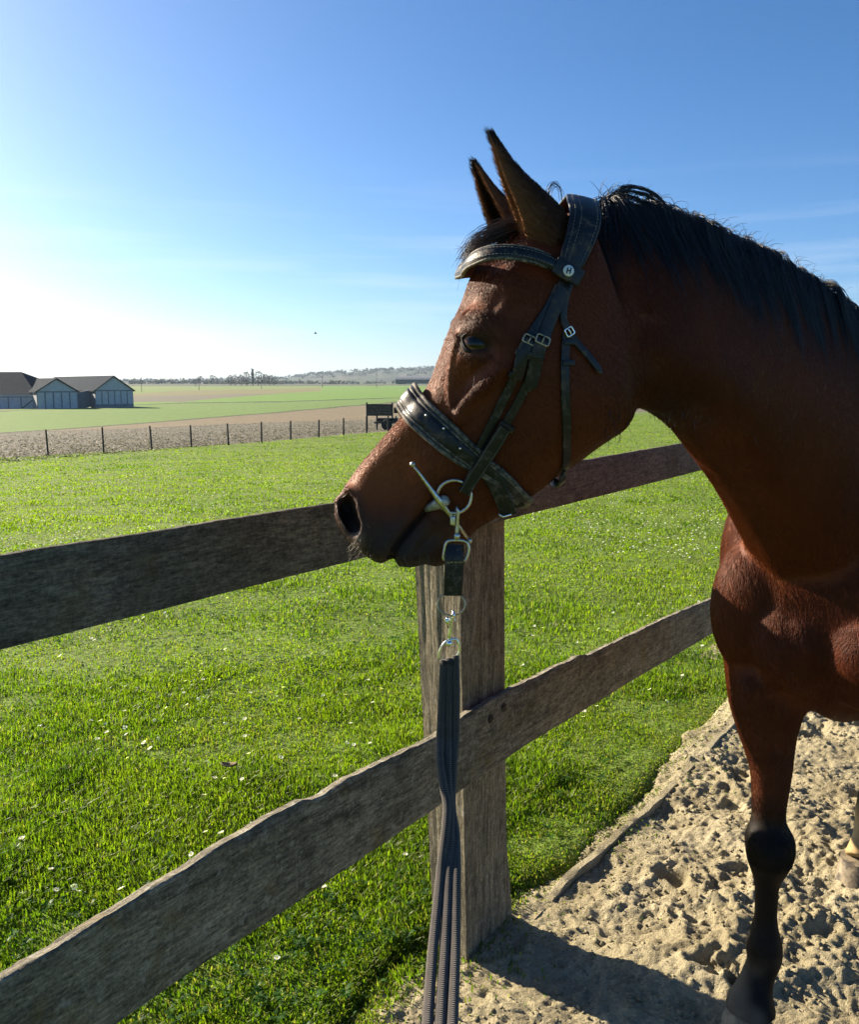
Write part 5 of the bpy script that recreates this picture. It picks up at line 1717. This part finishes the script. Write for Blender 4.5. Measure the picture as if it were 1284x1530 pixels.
# crowns of far woods: lumpy little tree heads, one mass
def lump(rg, c, rx, rz, out, col, nsub=14):
    V, F, C = out
    for _ in range(nsub):
        p = rg.normal(0, 1, 3); p /= np.linalg.norm(p); p *= rg.random() ** .4
        o = np.array(c) + p * np.array([rx, rx, rz]); s = rx * rg.uniform(.25, .5)
        b = len(V)
        q = rg.normal(0, 1, (4, 3)); q /= np.linalg.norm(q, axis=1)[:, None]
        V += list(o + q * s); F += [(b, b + 1, b + 2), (b, b + 2, b + 3), (b, b + 3, b + 1), (b + 1, b + 3, b + 2)]
        cc = col * rg.uniform(.6, 1.4); C += [cc] * 4
rg = np.random.default_rng(44)
out = ([], [], [])
for i in range(520):
    px_ = rg.uniform(150, 760); f = 1 - rg.random() ** 1.5 * .55; d = 2100 + 900 * f
    if rg.random() < .55: f = 1.0; d = 2990
    zt = CAM_H + (573.5 - float(H_TOP(px_))) / FPX * 3000; z = -6 + (zt + 6) * f ** .8
    lump(rg, ((px_ - 642) / FPX * d, d, z + rg.uniform(1, 5)), rg.uniform(6, 13), rg.uniform(3, 6.5), out, np.array([.045, .046, .032]), 8)
for i in range(420):                                           # nearer hedgerows and copses on the plain
    px_ = rg.choice([rg.uniform(195, 345), rg.uniform(330, 440), rg.uniform(420, 660)], p=[.35, .35, .30]); d = rg.uniform(1250, 1650)
    if 220 < px_ < 226 or 252 < px_ < 258 or 302 < px_ < 309: continue
    zb = float(terrain(d)); h = rg.uniform(2, 7) * (1.0 if px_ < 330 else .8)
    lump(rg, ((px_ - 642) / FPX * d, d, zb + h * .5), rg.uniform(3, 7), h * .6, out, np.array([.040, .048, .034]), 9)
M_WOODS = tint_mat("far_foliage", scale=2.0)
tag(np_mesh("woodland", np.array(out[0]), np.array(out[1]), M_WOODS, colors=np.array(out[2])), "hazy blue green woods and hedgerows along the far edge of the plain", kind="stuff")

# single trees standing on the plain
M_TRUNK = simple_mat("tree_bark", (0.06, 0.05, 0.04), 0.9, 0.2)
def far_tree(px_, ytop, ybase, d, rx, label, thin=False, group=None, seed=0):
    rg = np.random.default_rng(seed)
    base = P(px_, ybase, d); base.z = float(terrain(math.hypot(base.x, base.y))) - .3
    top = P(px_, ytop, d).z; h = top - base.z
    e = empty("tree", base, label, "tree", group)
    mb = MB(); mb.tube([base, base + Vector((0, 0, h * .5)), base + Vector((h * .02, 0, h * .92))], [h * .022, h * .015, h * .004], 7)
    for k in range(9):
        z = h * rg.uniform(.3, .75); a = rg.uniform(0, 6.28); L = rx * rg.uniform(.6, 1.0)
        s = base + Vector((0, 0, z)); mb.tube([s, s + Vector((math.cos(a) * L * .5, math.sin(a) * L * .5, L * .4)), s + Vector((math.cos(a) * L, math.sin(a) * L, L * .9))], [h * .009, h * .006, h * .002], 5)
    mb.build("trunk", M_TRUNK, e)
    V, F, C = [], [], []
    n = 320
    for _ in range(n):
        z = rg.uniform(.16, 1.0); prof = math.sin(math.pi * min(1, (z - .08) / .95)) ** .6 if not thin else .9 * (1 - z * .6)
        a = rg.uniform(0, 6.28); rr = rx * prof * rg.random() ** .5
        o = np.array(base) + np.array([math.cos(a) * rr, math.sin(a) * rr, h * z]); s = h * rg.uniform(.02, .045)
        q = rg.normal(0, 1, (3, 3)) * s; b = len(V); V += list(o + q); F.append((b, b + 1, b + 2)); C += [np.array([.070, .066, .046]) * rg.uniform(.6, 1.5)] * 3
    cr = np_mesh("crown", np.array(V), np.array(F), M_WOODS, e, colors=np.array(C))
    return e
far_tree(378, 551.5, 576.5, 880, 1.7, "tall narrow poplar rising above the copse on the plain", True, None, 1)
far_tree(386, 555, 576.5, 885, 6.5, "round bare tree right of the narrow poplar", False, None, 2)
far_tree(369, 556, 576.5, 890, 5.5, "round bare tree left of the narrow poplar", False, None, 3)
for i, (x, yt, r) in enumerate(((345, 561, 5), (352, 560, 5), (361, 560.5, 4.5), (396, 559, 5), (403, 561, 5), (410, 563, 4.5))):
    far_tree(x, yt, 576.5, 895 + 12 * i, r, ("bare hazy tree at the left end of the far copse", "bare hazy tree second from the left in the far copse", "bare hazy tree third from the left in the far copse",
             "bare hazy tree third from the right end of the far copse", "bare hazy tree second from the right end of the far copse", "bare hazy tree at the right end of the far copse")[i], False, "trees of the far copse", 10 + i)
far_tree(299, 562, 574, 1180, 6, "lone round tree on the skyline left of the copse", False, None, 31)
far_tree(318, 560.5, 574, 1200, 8, "broad round tree on the skyline just left of the copse", False, None, 32)

# utility poles over the fields
M_POLE = simple_mat("pole_wood", (0.07, 0.065, 0.06), 0.9, 0.2)
for x, yt, yb, lab in ((212, 563, 586, "thin utility pole in the field just right of the barns"), (292.5, 566, 578, "thinner left pole of the close pair in the middle of the fields"), (297.5, 565, 583, "taller right pole of the close pair in the middle of the fields"),
                       (391, 566, 581, "thin utility pole below the copse of bare trees"), (482, 562, 579, "thin utility pole in front of the left end of the wooded hill"), (563, 557, 579, "thin utility pole left of the far dark shed")):
    b = G(x, yb); d = proj(b)[2]; tz = P(x, yt, d).z
    e = empty("utility_pole", b, lab, "utility pole", "utility poles across the fields")
    mb = MB(); w = d / FPX
    mb.tube([b - Vector((0, 0, .3)), Vector((b.x, b.y, tz))], [w * .42, w * .30], 7); mb.build("pole", M_POLE, e)
    mb = MB(); mb.box((b.x, b.y, tz - w * 2), w * 4, w * .5, w * .5); mb.build("crossarm", M_POLE, e, False)

# far dark shed at the foot of the hill
def far_pt(px_, py_, d): return P(px_, py_, d)
e = empty("far_shed", P(620, 573, 700), "long dark shed with a curved roof at the foot of the far hill", "shed")
M_SHED = simple_mat("shed_cladding", (0.10, 0.11, 0.12), 0.8, 0.2, 0, .2, 1.0); M_SHROOF = simple_mat("shed_roof", (0.19, 0.20, 0.22), 0.7, 0.3, 0, .2, 1.0)
mb = MB(); mb.rings([[P(591, 573.5, 700), P(591, 567, 700), P(596, 564, 704), P(596, 573.5, 712)], [P(690, 573.5, 700), P(690, 567, 700), P(690, 564, 704), P(690, 573.5, 712)]]); mb.build("wall", M_SHED, e, False)
mb = MB(); mb.rings([[P(590, 567.2, 699.5), P(592, 564.5, 702), P(598, 562, 706), P(598, 562.8, 706), P(592, 565.2, 702)], [P(691, 567.2, 699.5), P(691, 564.5, 702), P(691, 562, 706), P(691, 562.8, 706), P(691, 565.2, 702)]]); mb.build("roof", M_SHROOF, e, False)

# ------------------------------------------------------------------ barns
M_BWALL = simple_mat("barn_wall", (0.20, 0.215, 0.23), 0.8, 0.3, 0, .15, 1.2); M_BPAN = simple_mat("barn_panel", (0.42, 0.44, 0.46), 0.7, 0.3, 0, .12, 1.5)
M_BROOF = simple_mat("barn_roof", (0.011, 0.019, 0.031), 0.95, 0.05, 0, .2, 0.8); M_BTRIM = simple_mat("barn_trim", (0.045, 0.05, 0.055), 0.8, 0.2)
def gable_barn(label, B0, width, eave, peak, length, npan, wd, ld):
    wd = Vector(wd).normalized(); ld = Vector(ld).normalized(); Z = Vector((0, 0, 1)); fr = -ld
    q = lambda a, b, z: B0 + wd * a + ld * b + Z * z
    e = empty("barn", B0, label, "barn", "farm barns on the left skyline")
    mb = MB(); fcs = [[q(0, 0, -1), q(width, 0, -1), q(width, 0, eave), q(width / 2, 0, peak), q(0, 0, eave)], [q(0, length, -1), q(width, length, -1), q(width, length, eave), q(width / 2, length, peak), q(0, length, eave)]]
    mb.rings(fcs); mb.build("wall", M_BWALL, e, False)
    mb = MB(); o = .35; t_ = .18
    sl = (peak - eave) / (width / 2)
    for s in (0, 1):
        a0 = -o if s == 0 else width + o
        rg_ = [[q(a0, b, eave - sl * o + .05), q(width / 2, b, peak + .05), q(width / 2, b, peak + .05 + t_), q(a0, b, eave - sl * o + .05 + t_)] for b in (-.45, length + .4)]
        mb.rings(rg_)
    mb.build("roof", M_BROOF, e, False)
    pw = width / npan
    for k in range(npan):
        m2 = MB(); m2.box(q(pw * (k + .5), -.06, eave * .5 - .05), pw * .82, .10, eave * .94, wd, ld, Z); m2.build("panel", M_BPAN, e, False)
    m2 = MB(); m2.rings([[q(.15, -.05, eave + .12), q(width - .15, -.05, eave + .12), q(width / 2, -.05, peak - .15)], [q(.15, -.10, eave + .12), q(width - .15, -.10, eave + .12), q(width / 2, -.10, peak - .15)]])
    m2.build("gable_cladding", M_BPAN, e, False)
    return e, q
WD, LD = (.8, .6, 0), (-.6, .8, 0)
ec, qc = gable_barn("barn at the right end of the row, with dark posts dividing six pale gable panels", P(143, 604.5, 172), 7.55, 2.75, 5.5, 46, 6, WD, LD)
m2 = MB(); m2.box(qc(-.06, 4.5, 1.2), .1, 4.2, 2.2, Vector(WD), Vector(LD)); m2.build("door", M_BWALL, ec, False)
eb, qb = gable_barn("middle barn of the row, its gable of five tall pale panels", P(56, 612, 165), 7.5, 3.35, 5.75, 24, 5, WD, LD)
pa, pb_ = qb(7.5, 3.5, 0), qc(0, 3.5, 0)
m2 = MB(); m2.box((pa + pb_) / 2 + Vector((0, 0, 1.2)), (pb_ - pa).length, .3, 3.4, pb_ - pa, (pb_ - pa).cross(Vector((0, 0, 1)))); m2.build("link_wall", M_BWALL, ec, False)
# long barn on the left with a high hipped roof
ea = empty("barn", P(20, 611, 168), "largest barn at the left end, with a high hipped roof and braced doors", "barn", "farm barns on the left skyline")
xl, xr, yf = P(-170, 611, 168).x, P(54, 611, 168).x, P(20, 611, 168).y
zb, ze, zr = P(20, 611.5, 168).z, P(20, 589, 168).z, P(20, 556, 178).z
mb = MB(); mb.box(((xl + xr) / 2, yf + 10, (zb + ze) / 2 - .5), xr - xl, 20, ze - zb + 1); mb.build("wall", M_BWALL, ea, False)
mb = MB(); rx_ = P(36, 556, 178).x
A = [(xl - 1, yf - .5, ze - .1), (xr + .5, yf - .5, ze - .1), (xr + .5, yf + 20.5, ze - .1), (xl - 1, yf + 20.5, ze - .1), (xl - 1, yf + 10, zr), (rx_, yf + 10, zr)]
mb.add(A, [(0, 1, 5, 4), (1, 2, 5), (2, 3, 4, 5), (3, 0, 4), (0, 3, 2, 1)]); mb.build("roof", M_BROOF, ea, False)
mb = MB(); mb.box(((xl + xr) / 2, yf - .3, ze - .28), xr - xl, .3, .34); mb.build("fascia", M_BPAN, ea, False)
ew = [P(x, 600, 168).x for x in (-60, -42, -24, -4, 13.5, 32.5, 54)]
for a, b in zip(ew[:-1], ew[1:]):
    m2 = MB(); m2.box(((a + b) / 2, yf - .06, (zb + ze) / 2 - .35), (b - a) * .90, .1, (ze - zb) * .80); dr_ = m2.build("door", M_BPAN, ea, False)
    if b == ew[-1]:
        m3 = MB(); v_ = Vector((b - a, 0, (ze - zb) * .7)); m3.box(((a + b) / 2, yf - .15, (zb + ze) / 2 - .35), v_.length * .9, .08, .16, v_, (0, 1, 0), v_.cross(Vector((0, -1, 0)))); m3.build("brace", M_BTRIM, dr_, False)

# ------------------------------------------------------------------ wire fence with short posts across the paddock end
wf = empty("wire_fence", G(286, 667.5), "low wire fence on short dark posts between the paddock and the stubble", "fence")
M_WPOST = simple_mat("dark_fence_post", (0.045, 0.042, 0.036), 0.9, 0.2, 0, .4, 20)
tops = []
WP = [(-112, 650, 693), (-14, 645, 686), (72, 641.5, 681), (155, 638, 676.5), (227, 636, 672), (286, 635, 668.5), (341.5, 632.5, 665.5), (391, 630, 661.5), (434.5, 628.5, 657.5), (476.5, 627, 653.5), (513.5, 624.5, 650), (548, 622, 647), (580, 620, 644.5), (611, 618, 642), (985, 593, 614.5)]
rgp = np.random.default_rng(8)
for x, yt, yb in WP:
    b = G(x, yb); d = proj(b)[2]; h = P(x, yt, d).z - b.z
    w = 2.6 * d / FPX * .5
    mb = MB(); lean = rgp.normal(0, .02)
    mb.rings([[Vector((b.x + lean * z * h + math.cos(a) * w * (1.1 - .2 * z), b.y + math.sin(a) * w, b.z + h * z)) for a in np.linspace(.4, 6.68, 9)[:-1]] for z in (-.15, 0, .5, .98, 1.0)])
    mb.build("post", M_WPOST, wf, True, 50)
    tops.append((b, h))
M_WIRE = simple_mat("fence_wire", (0.16, 0.16, 0.16), 0.5, 0.5, 0.8)
for f in (.92, .60, .30):
    mb = MB(); mb.tube([b + Vector((0, -.03, h * f)) for b, h in tops], .0035, 4); mb.build("wire", M_WIRE, wf)

# ------------------------------------------------------------------ stubble standing in the strip beyond the wire fence
rg = np.random.default_rng(91)
V, F, C = [], [], []
xs = rg.uniform(-60, 720, 20000); 
top_y, bot_y = L_STUB(xs) - 2, L_POST(xs) - .8
ys = top_y + (bot_y - top_y) * rg.random(len(xs)) ** .8
hs = np.maximum(0.0005, np.tan(np.arctan((ys - 765) / FPX) + PITCH))
rgrid = np.exp(np.linspace(math.log(20), math.log(300), 4000)); hg = (CAM_H - terrain(rgrid)) / rgrid
Rr = np.interp(-hs, -hg, rgrid)
Xs = Rr * (xs - 642) / FPX / (math.cos(PITCH) * 1.0 + 0); Ys = np.sqrt(np.maximum(Rr ** 2 - Xs ** 2, 1)); Zs = terrain(Rr)
rows = np.round((Xs * .5 + Ys) / .75)
Ys = rows * .75 - Xs * .5 + rg.normal(0, .06, len(Xs)); Zs = terrain(np.hypot(Xs, Ys))
hh = rg.uniform(.015, .06, len(Xs)); ww = rg.uniform(.012, .035, len(Xs)); an = rg.uniform(0, 3.14, len(Xs)); ln = rg.normal(0, .08, (len(Xs), 2))
b = np.stack([Xs, Ys, Zs], 1); s = np.stack([np.cos(an), np.sin(an), np.zeros(len(Xs))], 1) * ww[:, None]; tp = b + np.stack([ln[:, 0], ln[:, 1], hh], 1)
V = np.stack([b - s, b + s, tp + s * .7, tp - s * .7], 1).reshape(-1, 3); F = np.arange(len(Xs) * 4).reshape(-1, 4)
C = np.repeat((np.array([.20, .18, .145]) * rg.uniform(.25, 1.35, (len(Xs), 1))), 4, 0)
tag(np_mesh("stubble", V, F, leaf_mat("dry_stubble", .15, .6), colors=C), "pale cut maize stubble standing in rows beyond the wire fence", kind="stuff")

# ------------------------------------------------------------------ dark farm trailer by the wire fence
bt = G(556, 642.5); dt = proj(bt)[2]; k = dt / FPX
tr = empty("farm_trailer", bt, "dark wooden farm trailer with a tall planked end board beside the wire fence", "trailer")
M_TRW = simple_mat("trailer_timber", (0.040, 0.045, 0.040), 0.9, 0.2, 0, .4, 6); M_TRI = simple_mat("trailer_iron", (0.030, 0.030, 0.030), 0.7, 0.3, .4)
T_ = lambda px_, py_, dd=0.0: P(px_, py_, dt + dd)
for px_, y0, y1 in ((548.5, 601.5, 643), (586.5, 602, 626), (563.5, 621, 643), (592, 622, 643)):
    mb = MB(); mb.box((T_(px_, y0) + T_(px_, y1)) / 2, 2.2 * k, 2.2 * k, (y1 - y0) * k); mb.build("upright", M_TRW, tr, False)
for i in range(4):
    y0 = 604 + i * 4.4; mb = MB(); mb.box(T_(567.5, y0 + 2, -.06), 38 * k, .05, 4.25 * k); mb.build("plank", M_TRW, tr, False)
mb = MB(); mb.box(T_(577, 631, .8), 34 * k, 1.6, 2.6 * k); mb.build("bed", M_TRW, tr, False)
mb = MB(); mb.box(T_(596, 613, .6), 14 * k, 1.2, 8 * k); mb.build("load", M_TRI, tr, False)
mb = MB(); mb.box(T_(580, 627.5, .9), 30 * k, 1.2, 6 * k); mb.build("chassis", M_TRI, tr, False)
for px_ in (578, 603):
    mb = MB(); c = T_(px_, 635, .2)
    mb.rings([[c + Vector((math.cos(a) * r_, y_, math.sin(a) * r_)) for a in np.linspace(0, 6.283, 25)[:-1]] for y_, r_ in ((-.1, 5.5 * k), (-.12, 7.5 * k), (0, 8.2 * k), (.12, 7.5 * k), (.1, 5.5 * k))])
    wh = mb.build("wheel", M_TRI, tr)
    m2 = MB(); m2.tube([c + Vector((0, -.15, 0)), c + Vector((0, .15, 0))], 3.2 * k, 14); m2.build("rim", M_TRW, wh)

# ------------------------------------------------------------------ a small bird over the fields
bp = P(471.5, 498.5, 60)
bird = empty("bird", bp, "small dark bird flying in the pale sky above the fields", "bird")
M_BIRD = simple_mat("bird_feathers", (0.02, 0.02, 0.022), 0.8)
mb = MB(); mb.tube([bp + Vector((-.10, 0, .01)), bp + Vector((-.06, 0, .015)), bp, bp + Vector((.07, 0, -.005)), bp + Vector((.13, 0, -.015))], [.006, .028, .036, .022, .006], 8); mb.build("body", M_BIRD, bird)
for s in (1, -1):
    mb = MB(); mb.rings([[bp + Vector((x, s * y, z)), bp + Vector((x + w, s * y, z)), bp + Vector((x + w, s * y, z - .008)), bp + Vector((x, s * y, z - .008))] for x, y, z, w in ((-.03, .02, .015, .07), (-.03, .09, .07, .07), (.01, .19, .10, .03))]); mb.build("wing", M_BIRD, bird)
# ================================================================== DAISIES AND SMALL THINGS IN THE GRASS
M_PETAL = leaf_mat("daisy_petal", 0.35, 0.6)
def daisy_mesh(seed):
    rg = np.random.default_rng(seed)
    V, F, C = [], [], []
    n = 15
    tilt = rg.uniform(.15, .6); ta = rg.uniform(0, 6.28); Hs = rg.uniform(.045, .065)
    R = Matrix.Rotation(tilt, 3, Vector((math.cos(ta), math.sin(ta), 0)))
    def put(v): q = R @ Vector(v); return (q.x, q.y, q.z + Hs)
    for k in range(n):
        a = 2 * math.pi * k / n + rg.normal(0, .05); r0, r1 = .0028, .0115 * rg.uniform(.85, 1.1); w = .0021
        d = np.array([math.cos(a), math.sin(a)]); s = np.array([-d[1], d[0]]) * w
        b = len(V); up = rg.uniform(.0, .0035)
        for p, z in ((d * r0 - s * .5, 0), (d * r0 + s * .5, 0), (d * r1 * .8 + s, up), (d * r1, up), (d * r1 * .8 - s, up)): V.append(put((p[0], p[1], z)))
        F += [(b, b + 1, b + 2), (b, b + 2, b + 4), (b + 4, b + 2, b + 3)]; C += [(.80, .80, .76)] * 5
    b = len(V); V.append(put((0, 0, .0022))); C.append((.60, .42, .03))
    for k in range(8):
        a = 6.283 * k / 8; V.append(put((.0038 * math.cos(a), .0038 * math.sin(a), .0006))); C.append((.55, .36, .02))
    F += [(b, b + 1 + k, b + 1 + (k + 1) % 8) for k in range(8)]
    b = len(V); V += [(-.0008, 0, 0), (.0008, 0, 0), (0, .001, Hs), (0, -.001, Hs)]; C += [(.07, .12, .02)] * 4; F += [(b, b + 1, b + 2), (b, b + 1, b + 3)]
    me = bpy.data.meshes.new("daisy"); me.from_pydata(V, [], F)
    a = me.attributes.new("tint", 'FLOAT_COLOR', 'POINT'); c4 = np.ones((len(V), 4), np.float32); c4[:, :3] = C; a.data.foreach_set("color", c4.ravel())
    me.materials.append(M_PETAL)
    return me
dm = [daisy_mesh(s) for s in range(6)]
rg = np.random.default_rng(404)
spots = []
for q in ((466, 990), (483, 990), (557, 1055), (322, 1181), (336, 1180), (378, 1254), (519, 1122), (529, 1125), (553, 1124), (524, 1092), (216, 1127), (237, 1113), (372, 1140), (485, 1340), (483, 1330), (415, 1455), (780, 985), (782, 1005), (800, 880), (855, 876), (455, 1000), (606, 1297), (560, 945), (440, 870), (700, 1140)):
    spots.append(G(*q))
_, x, y, r = rnd_ground(900, 2.2, 10.0, 405, 27)
z, u, v = ground_z(x, y, r)
kk = (v < -0.22) & (fbm(x * .9, y * .9, seed=88, octv=2) > .47)
for a, b in list(zip(x[kk], y[kk]))[:165]: spots.append(Vector((a, b, 0)))
for i, s in enumerate(spots):
    rr = math.hypot(s.x, s.y); zz, _, _ = ground_z(np.array([s.x]), np.array([s.y]), np.array([rr]))
    o = bpy.data.objects.new("daisy", dm[i % 6]); COL.objects.link(o)
    o.location = (s.x, s.y, float(zz[0])); o.rotation_euler = (0, 0, rg.uniform(0, 6.28)); sc_ = rg.uniform(.75, 1.15); o.scale = (sc_, sc_, sc_)
    tag(o, "small white daisy with a yellow centre growing in the paddock grass", "daisy", "daisies in the paddock")
# beyond ten metres the daisies run together into white flecks
rg, x, y, r = rnd_ground(9000, 9.5, 34, 406, 30)
z, u, v = ground_z(x, y, r); px_, py_, _ = proj_np(x, y, z)
kk = (v < -.3) & (py_ > L_POST(px_) + 3) & (fbm(x * .35, y * .35, seed=89, octv=3) + (px_ - 640) / 1284 * .15 > .50)
x, y, z, r = x[kk], y[kk], z[kk] + .05, r[kk]; n = len(x)
s = rg.uniform(.006, .0125, n); a = rg.uniform(0, 6.28, n)
hexa = np.stack([np.stack([np.cos(a + k * 1.0472) * s, np.sin(a + k * 1.0472) * s, .35 * s * np.sin(k * 1.0472 + a * 3)], 1) for k in range(6)], 1)
V = (np.stack([x, y, z], 1)[:, None] + hexa).reshape(-1, 3)
F = (np.array([(0, 1, 2), (0, 2, 3), (0, 3, 4), (0, 4, 5)])[None] + (np.arange(n) * 6)[:, None, None]).reshape(-1, 3)
tag(np_mesh("far_daisies", V, F, M_PETAL, colors=np.full((len(V), 3), .78)), "white flecks of daisies scattered across the far paddock", kind="stuff")

# dry curled leaf lying in the grass
c = G(343, 1156); rr = math.hypot(c.x, c.y); c.z = float(ground_z(np.array([c.x]), np.array([c.y]), np.array([rr]))[0][0]) + .035
mb = MB(); rings = []
for i in range(9):
    f = -1 + 2 * i / 8; w = .016 * math.sqrt(max(.02, 1 - f * f))
    rings.append([c + Vector((f * .035, w * s_, .008 * f * f + .012 * s_ * s_ + .002)) for s_ in (-1, -.5, 0, .5, 1)] + [c + Vector((f * .035, w * s_, .008 * f * f + .012 * s_ * s_)) for s_ in (1, .5, 0, -.5, -1)])
mb.rings(rings)
lf = mb.build("dry_leaf", simple_mat("dry_leaf", (.22, .17, .11), .8, .2, 0, .3, 90))
tag(lf, "curled dry brown leaf lying in the grass left of the post", "leaf")
